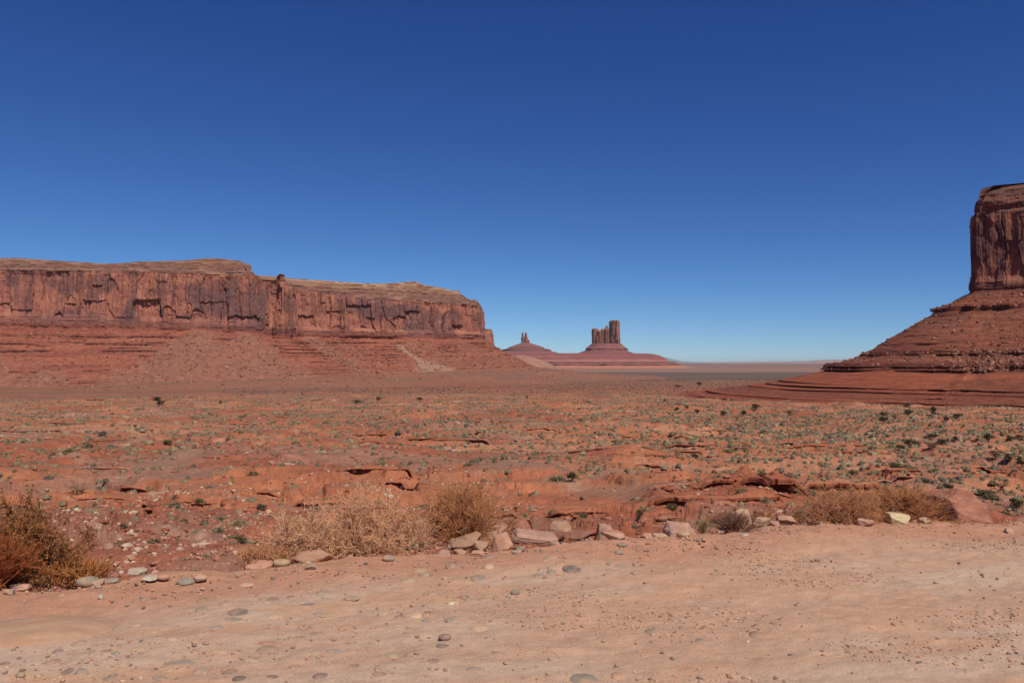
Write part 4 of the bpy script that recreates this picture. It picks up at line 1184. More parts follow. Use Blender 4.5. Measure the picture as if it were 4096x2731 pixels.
# ------------------------------------------------------------------ rubble and boulders on the slopes
M_rub = mat("rubble_rock", var=0.22, scale=0.6, bump=0.5, bscale=1.0, bdist=0.3, rough=0.95)
def slope_rocks(G, j0, j1, n, smin, smax, pw, seed, pal, wfun, label_mass, n_big, bsz, big_lab, big_grp, vis):
    rg = np.random.default_rng(seed)
    T = G["T"]
    nu = T.shape[0]
    i = rg.integers(0, nu, n * 8); j = rg.integers(j0, j1, n * 8)
    p = T[i, j]
    w = wfun(G["s"][i], j / G["nD"], p)
    ok = (rg.uniform(0, 1, len(i)) < w) & vis(p)
    p = p[ok][:n]
    sz = smin + (smax - smin) * rg.uniform(0, 1, len(p)) ** pw
    pal = np.array(pal)
    cols = pal[rg.integers(0, len(pal), len(p))] * rg.uniform(0.8, 1.15, (len(p), 1))
    scatter_mass("rubble", p + np.array([0, 0, 1]) * sz[:, None] * 0.25, sz, ICO[1], M_rub, label_mass, cols, (1, .8, .75), seed=seed)
    mes = []
    for q in range(5):
        V, Fc = rock_verts("angular", seed + q, 3)
        me = mesh_from("boulder", V * np.array([1, .8, .75]), Fc); add_col(me, np.broadcast_to(pal[q % len(pal)], (len(V), 3)).copy()); me.materials.append(M_rub); mes.append(me)
    ok2 = np.nonzero(ok)[0][n:n + n_big * 4]
    pp = T[i, j][ok2]
    pp = pp[:n_big]
    for q in range(len(pp)):
        o = obj("boulder", mes[q % 5]); sc = bsz[0] + (bsz[1] - bsz[0]) * rg.uniform() ** 2
        o.location = pp[q] + np.array([0, 0, sc * 0.2]); o.scale = (sc, sc, sc); o.rotation_euler = (rg.uniform(-.3, .3), rg.uniform(-.3, .3), rg.uniform(0, 6))
        tag(o, big_lab, "boulder", big_grp)
def w_mesa(s, t, p):
    w = 0.30 + 0 * s
    for px, wd in ((462, 60), (560, 60), (720, 60), (790, 70), (960, 60), (1050, 80)):
        w = np.maximum(w, np.exp(-((s - s_of(px)) / (20 + wd * t)) ** 2))
    return w * sst(0.02, 0.2, t) * (1 - 0.6 * sst(0.95, 1.1, t))
slope_rocks(G_mesa, 8, 270, 5200, 0.5, 2.6, 3.0, 501, [lin(146, 96, 76), lin(126, 74, 58), lin(134, 84, 68), lin(160, 118, 94)], w_mesa,
            "fallen rubble strewn down the slopes of the long mesa", 70, (2.2, 6.0), "fallen boulder on the rubble slope under the long mesa's cliff", "boulders on the long mesa's slope", lambda p: p[:, 1] < 1700)
def w_butte(s, t, p):
    band = np.exp(-((t - 0.66) / 0.10) ** 2) + 0.8 * np.exp(-((t - 0.86) / 0.06) ** 2) + 0.34
    return np.clip(band * (0.45 + 0.6 * fbm(s / 25, t * 6, 77, 3)), 0, 1)
slope_rocks(G_butte, 10, 295, 6500, 0.25, 1.25, 2.6, 502, [lin(128, 78, 62), lin(112, 62, 50), lin(158, 118, 98), lin(142, 98, 80)], w_butte,
            "broken rubble lying on the ledges of the tall butte", 60, (1.2, 2.8), "fallen boulder on the stepped slopes of the tall butte", "boulders on the tall butte's slopes", lambda p: (p[:, 1] < 640) & (p[:, 0] < 420))

# ------------------------------------------------------------------ rock ledges of the valley floor (their undersides are open)
M_ledge = mat("ledge_rock", var=0.2, scale=2.0, bump=0.6, bscale=5, bdist=0.08)
def ledge(i, label, group):
    cx, cy, L, hh, k = STEP_P[i]
    rg = np.random.default_rng(600 + i)
    r = math.hypot(cx, cy)
    n = int(np.clip(L / max(0.12, r * 0.0016), 14, 90))
    n = int(np.clip(n * 1.6, 30, 160))
    u = np.linspace(-0.62, 0.62, n); x = cx + u * L
    yl = step_line(x, cx, cy, L, k)
    env = 1 - sst(0.34, 0.62, np.abs(u))
    bw = rg.uniform(0.5, 1.1) + 0.06 * L
    bi, bo, be = columns1(x / bw + 0.15 * fbm(x / bw, x * 0 + i, 605, 2), 606 + i)
    hh = hh * 1.0
    thick = 0.07 + 0.26 * hh * (0.6 + 0.6 * bi)
    joint = 1 - sst(0.0, 0.16, be)
    over = (0.10 + 0.50 * hh * (0.35 + 0.9 * bi)) * env * (1 - 0.85 * joint * (bi > 0.55)) + 0.06
    if i == 11:
        over = over + 1.3 * sst(0.45, 0.1, np.abs(u))
    yf = yl - over + 0.08 * fbm(x / 0.3, x * 0, 630 + i, 3)
    zg = ground_z(x, yl + 0.7)
    lvl = np.percentile(zg[np.abs(u) < 0.4], 50) + 0.02 * rg.normal() * (x - cx)
    zt = np.minimum(lvl, zg + 0.10) + 0.05 * (bi - 0.5) - 0.05 * joint
    zt = zt - (1 - env) * hh * 0.5
    rows = [(yl + 1.8, zt - 0.35), (yl + 0.7, zt - 0.02), (yl * .5 + yf * .5, zt - 0.01), (yf + 0.02, zt - 0.01), (yf, zt - 0.04), (yf + 0.01, zt - 0.55 * thick), (yf + 0.06, zt - 0.58 * thick), (yf + 0.05, zt - thick), (yl + 0.6, zt - thick * 1.1)]
    V = np.stack([np.stack([x + 0 * a, a, b], -1) for a, b in rows], 1)
    me = mesh_from("rock_ledge", V.reshape(-1, 3), grid_faces(n, len(rows)))
    c = mixc(C_red, C_or, sst(-0.3, 0.3, fbm(V[..., 0] / 3, V[..., 2] / 0.3 + i, 650, 3)))
    c = mixc(c, C_white, (rg.uniform() < 0.14) * 0.4 * sst(-0.2, 0.3, fbm(V[..., 0] / 1.5, V[..., 1] / .6, 651, 3)))
    add_col(me, (c * 0.85).reshape(-1, 3))
    o = obj("rock_ledge", me, M_ledge)
    tag(o, label, "rock ledge", group)
SPECIAL = {11: "thick red ledge over a black cave mouth beyond the right dry bushes", 8: "upper of two long red ledges in the hollow beyond the yucca", 9: "lower long red ledge with dark hollows beyond the yucca",
           12: "red ledge roofing a low dark hollow under a knoll on the right", 0: "red ledge with a shadowed lip on the near left slope", 1: "thick ledge with a black notch on the near slope, left of centre",
           7: "orange ledge ending in a square nose near the valley centre", 39: "red ledge above a dark gully by the right dry bushes"}
for i in range(len(STEP_P)):
    cx, cy = STEP_P[i][:2]
    zone = ("left" if cx / cy < -0.22 else ("centre" if cx / cy < 0.22 else "right"))
    dist = "near" if math.hypot(cx, cy) < 80 else ("middle" if math.hypot(cx, cy) < 180 else "far")
    ledge(i, SPECIAL.get(i, f"low red rock ledge on the {dist} {zone} part of the valley floor"), None if i in SPECIAL else f"low rock ledges, {dist} {zone} valley floor")

# pale stones strewn on the near left slope
def slope_stones():
    rg = np.random.default_rng(31)
    r = 27 + 62 * rg.uniform(0, 1, 20000) ** 0.8; a = rg.uniform(-34, 4, 20000) * math.pi / 180
    x, y = np.sin(a) * r, np.cos(a) * r
    w = sst(-0.1, 0.45, fbm(x / 4.5, y / 4.5, 33, 4)) * 0.8 + 0.12
    w = w * sst(3, -8, x)
    k = rg.uniform(0, 1, len(x)) < w
    x, y = x[k][:5200], y[k][:5200]
    z = ground_z(x, y)
    sz = 0.04 + 0.18 * rg.uniform(0, 1, len(x)) ** 2.6
    pal = np.array([lin(196, 156, 130), lin(172, 112, 88), lin(206, 180, 156), lin(150, 92, 74)])
    cols = pal[rg.choice(4, len(x), p=[.3, .37, .13, .2])] * 0.85
    P = np.stack([x, y, z + sz * 0.2], -1)
    scatter_mass("stone_litter_rubble", P[60:], sz[60:], ICO[1], M_rub, "pale stone litter on the near left slope", cols[60:], (1, .8, .65), seed=32)
    mes = []
    for q, c in enumerate(('cream', 'pink', 'white', 'brown')):
        V, Fc = rock_verts("angular", 700 + q, 3)
        me = mesh_from("rock", V * np.array([1, .8, .65]), Fc); me.materials.append(stone_mat(c, *STONE[c])); mes.append(me)
    nm = ('cream', 'pinkish', 'whitish', 'brownish')
    for q in range(60):
        o = obj("rock", mes[q % 4]); sc = rg.uniform(0.3, 0.62)
        o.location = P[q] + np.array([0, 0, .05]); o.scale = (sc, sc, sc); o.rotation_euler = (0, 0, rg.uniform(0, 6))
        half = "upper" if math.hypot(x[q], y[q]) > 48 else "lower"
        tag(o, f"{nm[q % 4]} rock strewn on the {half} part of the near left slope", "rock", f"{nm[q % 4]} rocks on the {half} near left slope")
slope_stones()
def valley_rubble():
    rg = np.random.default_rng(41)
    n = 60000
    r = np.exp(rg.uniform(math.log(32), math.log(330), n)); a = np.radians(rg.uniform(-34, 34, n))
    x, y = np.sin(a) * r, np.cos(a) * r
    w = sst(0.05, 0.5, fbm(x / 9, y / 4, 43, 4)) * 0.55 + 0.03
    k = rg.uniform(0, 1, n) < w
    for (cx, cy, L, hh, i) in STEP_P:                      # blocks fallen from the ledges
        k |= (np.abs(x - cx) < L * 0.5) & (y < cy - 0.2) & (y > cy - 2.5 - hh * 2) & (rg.uniform(0, 1, n) < 0.5)
    x, y, r = x[k][:9000], y[k][:9000], r[k][:9000]
    sz = (0.05 + 0.26 * rg.uniform(0, 1, len(x)) ** 3) * (0.6 + r / 140)
    z = ground_z(x, y) + sz * 0.15
    pal = np.array([lin(164, 98, 74), lin(150, 82, 60), lin(178, 120, 94), lin(196, 160, 136)])
    cols = pal[rg.choice(4, len(x), p=[.4, .3, .22, .08])] * 0.85
    scatter_mass("ledge_rubble", np.stack([x, y, z], -1), sz, ICO[1], M_rub, "broken red rock fragments below the valley's ledges", cols, (1.2, .8, .5), seed=44)
valley_rubble()

# ------------------------------------------------------------------ plants
def veg_mat(name, rgb, var=0.25, rand=0.18, transl=0.25, k=1.4):
    return mat(name, col=tuple(lin(*rgb) * k), var=var, scale=6.0, bump=0, rough=0.9, coords="Object", rand=rand, transl=transl)
def unit(v):
    return v / (np.linalg.norm(v, axis=-1, keepdims=True) + 1e-9)
def grow(rg, start, dirs, length, k, wander, up=0.0):
    n = len(start)
    P = np.empty((n, k + 1, 3)); P[:, 0] = start
    d = unit(dirs)
    for i in range(k):
        P[:, i + 1] = P[:, i] + d * (length / k)[:, None]
        d = unit(d + rg.normal(0, wander, (n, 3)) + np.array([0, 0, up]))
    return P
def tubes(P, r0, r1):
    """P (n,k,3) -> three-sided tapering tubes"""
    n, k, _ = P.shape
    d = unit(np.gradient(P, axis=1))
    ref = np.where(np.abs(d[..., 2:3]) > 0.9, np.array([1.0, 0, 0]), np.array([0, 0, 1.0]))
    a = unit(np.cross(d, ref)); b = np.cross(d, a)
    r = (np.asarray(r0)[..., None] + (np.asarray(r1) - np.asarray(r0))[..., None] * np.linspace(0, 1, k))
    r = np.broadcast_to(r, (n, k))[..., None]
    V = np.stack([P + r * (math.cos(t) * a + math.sin(t) * b) for t in (0, 2.094, 4.189)], 2)     # n,k,3,3
    base = (np.arange(n) * k * 3)[:, None, None] + (np.arange(k - 1) * 3)[None, :, None]
    j = np.arange(3); j2 = (j + 1) % 3
    Fc = np.stack([base + j, base + j2, base + 3 + j2, base + 3 + j], -1).reshape(-1, 4)
    return V.reshape(-1, 3), Fc
def join(parts):
    Vs, Fs, o = [], [], 0
    for V, Fc in parts:
        Vs.append(V); Fs.append(Fc + o); o += len(V)
    return np.concatenate(Vs), Fs
def leaves(rg, C, size, aspect=0.5):
    n = len(C)
    u = unit(rg.normal(size=(n, 3))); v = unit(np.cross(u, rg.normal(size=(n, 3))))
    s1 = size * rg.uniform(0.6, 1.3, n)[:, None]
    V = np.stack([C - u * s1, C + v * s1 * aspect, C + u * s1, C - v * s1 * aspect], 1)
    return V.reshape(-1, 3), np.arange(n * 4).reshape(-1, 4)

def dry_bush(name, label, px0, px1, top, base, style, twig_rgb, leaf_rgb=None, n=34, c1=7, c2=6, nleaf=0, back=0.1, depthk=0.7, seed=1, thick=1.0, leafsize=0.012, drop=0.12, cat="bush", straw=0.0):
    rg = np.random.default_rng(seed)
    q = on_road((px0 + px1) / 2, base)
    y = q[1] + back
    xc = at((px0 + px1) / 2, base, y)[0]
    zb = at((px0 + px1) / 2, base, y)[2] - 0.0
    W = (px1 - px0) / F * y; H = (base - top) / F * y
    a = rg.uniform(0, 2 * math.pi, n)
    if style == "broom":
        th = np.abs(rg.normal(0, 0.5, n)); wander, up = 0.07, 0.03
    elif style == "grass":
        th = np.abs(rg.normal(0, 0.35, n)); wander, up = 0.12, -0.02
    else:
        th = np.arccos(rg.uniform(0.15, 1.0, n)); wander, up = 0.22, 0.03
    d = np.stack([np.sin(th) * np.cos(a), np.sin(th) * np.sin(a), np.cos(th)], -1)
    st = np.stack([rg.normal(0, .12, n), rg.normal(0, .12, n), np.zeros(n)], -1)
    if style == "grass":
        st[:, 0] = rg.uniform(-.9, .9, n); st[:, 1] = rg.uniform(-.6, .6, n)
    P0 = grow(rg, st, d, rg.uniform(0.7, 1.1, n), 7, wander, up)
    lv = [(P0, 0.0042, 0.0022)]
    par = P0
    for gi, (cn, ln, r0, r1) in enumerate([(c1, 0.42, 0.0026, 0.0016), (c2, 0.22, 0.0018, 0.001)]):
        if cn == 0:
            break
        m = len(par) * cn
        pi = np.repeat(np.arange(len(par)), cn); ti = rg.integers(2, par.shape[1], m)
        s0 = par[pi, ti]; dd = unit(par[pi, ti] - par[pi, ti - 1]) + rg.normal(0, 0.65 if style == "tangle" else 0.33, (m, 3))
        par = grow(rg, s0, dd, ln * rg.uniform(0.5, 1.2, m), 5, 0.28 if style == "tangle" else 0.1, up)
        lv.append((par, r0, r1))
    allp = np.concatenate([p.reshape(-1, 3) for p, _, _ in lv])
    lo, hi = np.percentile(allp, 1.5, axis=0), np.percentile(allp, 98.5, axis=0)
    sc = np.array([W / (hi[0] - lo[0]), W * depthk / (hi[1] - lo[1]), H / hi[2]])
    cx = (lo[0] + hi[0]) / 2
    root = thing(name, label, cat, (xc, y, zb - drop * 0))
    tv = [tubes((p - np.array([cx, 0, 0])) * sc, np.full(len(p), r0 * thick), np.full(len(p), r1 * thick)) for p, r0, r1 in lv]
    V, Fs = join(tv)
    obj("twigs", mesh_from("twigs", V, Fs, True), veg_mat(f"{name}_twig_{seed}", twig_rgb, rand=0), root)
    if nleaf:
        tips = lv[-1][0].reshape(-1, 3)
        C = (tips[rg.integers(0, len(tips), nleaf)] - np.array([cx, 0, 0])) * sc + rg.normal(0, 0.006, (nleaf, 3))
        V, Fc = leaves(rg, C, leafsize)
        obj("leaves", mesh_from("leaves", V, Fc), veg_mat(f"{name}_leaf_{seed}", leaf_rgb, var=0.4, rand=0), root)
    return root
dry_bush("brown_bush", "big leafy brown dried bush leaning in at the left edge", -170, 315, 2028, 2335, "tangle", (142, 98, 66), (138, 92, 58), n=60, c1=9, c2=7, nleaf=26000, back=0.25, seed=3, leafsize=0.010, thick=1.0)
dry_bush("broom_bush", "smooth orange brown broom-like bush cut by the left frame edge", -190, 95, 2150, 2350, "broom", (158, 92, 58), n=130, c1=7, c2=5, back=-0.05, seed=4)
dry_bush("dry_grass", "low straw grass skirt in front of the leafy brown bush", 190, 420, 2235, 2325, "grass", (168, 112, 70), n=260, c1=3, c2=0, back=0.12, seed=5)
dry_bush("twig_bush", "sparse pale twig tangle above the long pink slab", 1050, 1450, 2030, 2250, "tangle", (202, 158, 126), thick=1.2, n=38, c1=8, c2=6, back=0.25, seed=6)
dry_bush("twig_bush", "larger tangled bare twig bush left of the cream pointed rock", 1300, 1700, 1980, 2240, "tangle", (198, 152, 120), thick=1.2, n=62, c1=10, c2=7, back=0.35, seed=7)
dry_bush("dry_bush", "dense round tawny dry bush behind the leaning rock pile", 1670, 2035, 1960, 2195, "broom", (178, 124, 88), (180, 128, 92), n=110, c1=9, c2=6, nleaf=7000, back=0.4, seed=8, leafsize=0.006)
dry_bush("dry_grass", "patch of straw grass behind the olive oval stone", 960, 1170, 2180, 2275, "grass", (186, 136, 100), n=300, c1=3, c2=0, back=0.22, seed=9)
dry_bush("twig_bush", "bare mauve twig bush left of the tan humped boulder", 2850, 3000, 2050, 2140, "broom", (130, 94, 80), n=60, c1=6, c2=5, back=0.12, seed=10)
dry_bush("twig_bush", "loose tan twig tangle behind the tan humped boulder", 2950, 3110, 2025, 2112, "tangle", (166, 116, 86), n=26, c1=6, c2=5, back=0.5, seed=11)
dry_bush("dry_bush", "dense tan dry bush with a dark hollow base, left of its broom-like neighbour", 3200, 3520, 1965, 2115, "tangle", (174, 122, 90), (158, 110, 80), n=80, c1=9, c2=7, nleaf=7000, back=0.3, seed=12, leafsize=0.006)
dry_bush("dry_bush", "feathery tan broom-like bush pressed against the great boulder", 3430, 3790, 1955, 2100, "broom", (178, 126, 90), (162, 114, 80), n=130, c1=9, c2=6, nleaf=6000, back=0.45, seed=13, leafsize=0.005)
dry_bush("twig_bush", "tiny pale twig sprig between the two big dry bushes", 1630, 1720, 2065, 2200, "tangle", (184, 140, 108), n=8, c1=4, c2=3, back=0.3, seed=14)

def yucca(label, px, base, top, w, n, seed):
    rg = np.random.default_rng(seed)
    q = on_road(px, base); y = q[1] + 0.15
    loc = at(px, base, y); H = (base - top) / F * y
    root = thing("yucca", label, "yucca", tuple(loc))
    def blades(n, thmax, ln, wd):
        a = rg.uniform(0, 2 * math.pi, n); th = np.abs(rg.normal(0, thmax, n))
        d = np.stack([np.sin(th) * np.cos(a), np.sin(th) * np.sin(a), np.cos(th)], -1)
        sd = unit(np.cross(d, np.array([0.2, 1, 0.1]) + 0 * d)); L = (ln * rg.uniform(0.7, 1.1, n))[:, None]
        V = np.stack([-sd * wd, sd * wd, d * L * .6 + sd * wd * 0.8, d * L * 1.0, d * L * .6 - sd * wd * 0.8], 1)
        return V.reshape(-1, 3), np.arange(n * 5).reshape(-1, 5)
    V, Fc = blades(n, 0.42, H, 0.0035)
    obj("blades", mesh_from("blades", V, Fc), veg_mat(f"yucca_blade_{seed}", (150, 132, 92), rand=0), root)
    V, Fc = blades(n // 2, 1.5, H * 0.45, 0.004); V[:, 2] = np.abs(V[:, 2]) * 0.3
    obj("dead_skirt", mesh_from("dead_skirt", V, Fc), veg_mat(f"yucca_skirt_{seed}", (182, 140, 100), rand=0), root)
yucca("spiky green yucca tuft standing at the rim", 2812, 2136, 2062, 62, 80, 21)
yucca("smaller yellowed yucca tuft left of the spiky green one", 2758, 2128, 2088, 50, 34, 22)

# --- valley shrubs
def shrub_verts(seed, nb, nf, bw):
    rg = np.random.default_rng(seed)
    a = rg.uniform(0, 2 * math.pi, nb); th = np.arccos(rg.uniform(0.02, 1, nb))
    d = np.stack([np.sin(th) * np.cos(a), np.sin(th) * np.sin(a), np.cos(th) * 0.9], -1)
    lump = 0.75 + 0.35 * vn2(a * 1.1 + seed, th * 2, seed)
    sd = unit(np.cross(d, rg.normal(size=(nb, 3))))
    b0 = d * rg.uniform(0.15, 0.55, nb)[:, None]; tip = d * (lump * rg.uniform(0.75, 1.05, nb))[:, None]
    V = np.stack([b0 - sd * bw, b0 + sd * bw, tip + sd * bw * 0.4, tip - sd * bw * 0.4], 1).reshape(-1, 3)
    Fc = np.arange(nb * 4).reshape(-1, 4)
    if nf:
        C = unit(rg.normal(size=(nf, 3))) * rg.uniform(0.2, 0.75, nf)[:, None]; C[:, 2] = np.abs(C[:, 2]) * 0.9
        V2, F2 = leaves(rg, C, 0.13, 0.6)
        V, Fs = np.concatenate([V, V2]), np.concatenate([Fc, F2 + len(V)])
        Fc = Fs
    nl, nt = (9, 4) if bw < 0.05 else (6, 3)
    cr_ = 0.42 if bw < 0.05 else 0.66
    lon = np.arange(nl) / nl * 2 * math.pi; lat = np.linspace(0.05, 1.45, nt)
    LO, LA = np.meshgrid(lon, lat, indexing="ij")
    rr = cr_ * (1 + rg.normal(0, 0.16, LO.shape))
    core = np.stack([rr * np.cos(LO) * np.cos(LA), rr * np.sin(LO) * np.cos(LA), rr * np.sin(LA) * 0.95], -1).reshape(-1, 3)
    Fc = np.concatenate([Fc, grid_faces(nl, nt, True) + len(V)])
    V = np.concatenate([V, core])
    return V * np.array([1, 1, 0.85]), Fc
KIND = [("sagebrush", "grey-green", (142, 130, 104)), ("sagebrush", "dull olive", (126, 112, 82)), ("desert_shrub", "straw-topped", (168, 146, 112)), ("desert_shrub", "dark grey", (116, 104, 92))]
PSH = [.46, .22, .16, .16]
SH_ME = []
for k, (nm, _, rgb) in enumerate(KIND):
    mm = veg_mat("shrub_" + nm + str(k), rgb, k=0.95)
    row = []
    for v in range(3):
        V, Fc = shrub_verts(40 + k * 3 + v, 420, 160, 0.026)
        me = mesh_from(nm, V, Fc); me.materials.append(mm); row.append(me)
    SH_ME.append(row)
def shrubs():
    rg = np.random.default_rng(88)
    N = 170000
    r = np.sqrt(rg.uniform(26 ** 2, 640 ** 2, N)); a = np.radians(rg.uniform(-35, 35, N))
    x, y = np.sin(a) * r, np.cos(a) * r
    clump = fbm(x / 16, y / 10, 91, 4)
    den = 0.36 + 0.75 * sst(-0.05, 0.35, clump) + 0.75 * sst(8, 50, x) * sst(330, 140, r)
    den = den * np.where((x < -2) & (r < 70), 0.8, 1.0) * (1 - 0.35 * sst(300, 500, r)) * (0.55 + 0.45 * sst(60, 110, r))
    k = rg.uniform(0, 1.35, N) < den
    x, y, r = x[k], y[k], r[k]
    # keep off the butte's bench and the mesa's apron
    z = ground_z(x, y)
    hgt = 0.9 * rg.gamma(4.0, 0.095, len(x)) * np.where(x > 20, 1.1, 1.0) + 0.12
    hgt = hgt * np.where(r > 140, 1.2, 1.0)
    wid = hgt * rg.uniform(1.2, 2.3, len(x))
    kd = rg.choice(4, len(x), p=PSH)
    kd = np.where((clump[k] < -0.1) & (rg.uniform(0, 1, len(x)) < 0.4), 2, kd)
    order = np.argsort(-(hgt / r))
    big, rest = order[:290], order[290:]
    names = {}
    for i in big:
        nm, ad, _ = KIND[kd[i]]
        o = obj(nm, SH_ME[kd[i]][int(rg.integers(3))])
        o.location = (x[i], y[i], z[i] - 0.03); o.rotation_euler = (0, 0, rg.uniform(0, 6.28)); o.scale = (wid[i] * .5, wid[i] * .5, hgt[i])
        zone = "left" if x[i] / y[i] < -0.2 else ("middle" if x[i] / y[i] < 0.2 else "right")
        dd = "nearest slope" if r[i] < 55 else "near flat"
        lb = f"{ad} low {'sagebrush clump' if nm == 'sagebrush' else 'desert shrub'} on the {dd} in the {zone} of the valley"
        tag(o, lb, "shrub", f"{ad} shrubs, {dd}, {zone} valley")
    # the rest of the scrub as one mass
    Vs, Fs, Cs, off = [], [], [], 0
    pal = np.array([lin(*k_[2]) for k_ in KIND]) * 0.85
    tmpl = [shrub_verts(70 + t, 30, 18, 0.095) for t in range(4)] + [shrub_verts(80 + t, 8, 7, 0.24) for t in range(4)]
    for t in range(8):
        sel = rest[(np.arange(len(rest)) % 4 == t % 4) & ((r[rest] > 140) == (t > 3))]
        V, Fc = tmpl[t]
        ang = rg.uniform(0, 6.28, len(sel)); ca, sa = np.cos(ang)[:, None], np.sin(ang)[:, None]
        X_ = (V[None, :, 0] * ca - V[None, :, 1] * sa) * (wid[sel] * .5)[:, None] + x[sel][:, None]
        Y_ = (V[None, :, 0] * sa + V[None, :, 1] * ca) * (wid[sel] * .5)[:, None] + y[sel][:, None]
        Z_ = V[None, :, 2] * hgt[sel][:, None] + z[sel][:, None] - 0.03
        Vs.append(np.stack([X_, Y_, Z_], -1).reshape(-1, 3))
        Fs.append((Fc[None] + (np.arange(len(sel)) * len(V))[:, None, None]).reshape(-1, 4) + off)
        Cs.append(np.repeat(pal[kd[sel]] * rg.uniform(0.75, 1.2, (len(sel), 1)), len(V), 0)); off += len(sel) * len(V)
    # scrub dots on the sandy hill and the far plain
    dx, dy, dz, dp = DUNE
    ii = rg.integers(0, dx.size, 420); okd = (dp.ravel()[ii] > 0.15)
    px_, py_, pz_ = dx.ravel()[ii][okd], dy.ravel()[ii][okd], dz.ravel()[ii][okd]
    rr = np.sqrt(rg.uniform(640 ** 2, 1500 ** 2, 7000)); aa = np.radians(rg.uniform(-20, 34, 7000))
    qx, qy = np.sin(aa) * rr, np.cos(aa) * rr
    px_, py_, pz_ = np.concatenate([px_, qx]), np.concatenate([py_, qy]), np.concatenate([pz_, ground_z(qx, qy)])
    sz = np.concatenate([rg.uniform(3, 6.5, okd.sum()), rg.uniform(0.8, 1.8, 7000)])
    tm = G_mesa["T"]; jj = rg.integers(G_mesa["nD"] + 4, tm.shape[1] - 6, 9000); ii = rg.integers(60, tm.shape[0] - 200, 9000)
    ap = tm[ii, jj]; ap = ap[(ap[:, 1] < 1700) & (rg.uniform(0, 1, 9000) < 0.45 + 0.6 * fbm(ap[:, 0] / 60, ap[:, 1] / 40, 71, 3))]
    bp = BENCH[rg.integers(0, BENCH.shape[0], 2600), rg.integers(40, 255, 2600)]; bp = bp[(bp[:, 1] < 640) & (bp[:, 0] < 420)]
    ex = np.concatenate([ap, bp])
    px_, py_, pz_ = np.concatenate([px_, ex[:, 0]]), np.concatenate([py_, ex[:, 1]]), np.concatenate([pz_, ex[:, 2]])
    sz = np.concatenate([sz, rg.uniform(0.7, 1.6, len(ap)), rg.uniform(0.4, 0.95, len(bp))])
    V, Fc = tmpl[5]
    W = V[None] * sz[:, None, None] * np.array([.6, .6, .8]) + np.stack([px_, py_, pz_], -1)[:, None]
    Vs.append(W.reshape(-1, 3)); Fs.append((Fc[None] + (np.arange(len(sz)) * len(V))[:, None, None]).reshape(-1, 4) + off)
    Cs.append(np.repeat(np.broadcast_to(lin(98, 92, 76) * 0.55, (len(sz), 3)), len(V), 0))
    me = mesh_from("desert_scrub", np.concatenate(Vs), np.concatenate(Fs)); add_col(me, np.concatenate(Cs))
    o = obj("desert_scrub", me, mat("scrub_leaf", var=0.2, scale=3, bump=0, rough=0.9, transl=0.2))
    tag(o, "countless small grey-green shrubs dotting the valley floor", None, None, "stuff")
    return len(rest)
N_REST = shrubs()

# --- junipers and taller shrubs: (px, py of the foot, width, height, form, words)
TREES = [(3534, 1693, 30, 26, 'ball'), (3531, 1665, 34, 17, 'wide'), (3580, 1677, 20, 20, 'open'), (3634, 1665, 30, 26, 'ball'), (3732, 1665, 24, 39, 'tall'), (3829, 1677, 34, 22, 'wide'), (3785, 1691, 21, 22, 'ball'),
         (3723, 1760, 25, 26, 'tree'), (3781, 1733, 20, 17, 'open'), (3819, 1772, 24, 24, 'ball'), (3907, 1772, 18, 16, 'ball'), (3952, 1768, 38, 36, 'tree'), (4075, 1760, 34, 22, 'wide'), (4042, 1762, 26, 14, 'wide'),
         (3636, 1790, 42, 31, 'tree'), (3601, 1802, 28, 21, 'green'), (3672, 1785, 26, 21, 'grey'), (3769, 1781, 40, 24, 'wide'), (3728, 1797, 40, 27, 'grey'), (3981, 1837, 38, 34, 'open'), (4036, 1857, 28, 26, 'tree'), (4084, 1868, 32, 40, 'tree'),
         (3630, 1627, 28, 17, 'grey'), (2287, 1936, 38, 38, 'tree'), (2707, 1643, 20, 15, 'ball'), (2746, 1638, 18, 14, 'ball'), (2789, 1657, 20, 19, 'ball'), (2894, 1668, 25, 24, 'ball'), (2973, 1665, 26, 22, 'ball'), (3023, 1641, 27, 25, 'ball'),
         (2797, 1545, 19, 18, 'tree'), (2711, 1551, 24, 11, 'wide'), (2108, 1596, 9, 12, 'ball'), (1514, 1606, 20, 19, 'ball'), (1678, 1606, 22, 17, 'tree'), (1423, 1613, 44, 12, 'wide'), (622, 1603, 36, 15, 'wide'), (641, 1620, 30, 20, 'ball'), (882, 1614, 12, 12, 'ball'),
         (672, 1783, 30, 20, 'green'), (4066, 2045, 44, 50, 'ball'), (4008, 1962, 50, 46, 'snag'), (2560, 2076, 26, 32, 'green'), (314, 1985, 44, 44, 'snag'), (3066, 1955, 26, 24, 'green'), (3945, 1985, 90, 26, 'grey'), (3160, 1660, 40, 22, 'open')]
TL = {}
M_trunk = veg_mat("juniper_bark", (112, 90, 76), transl=0)
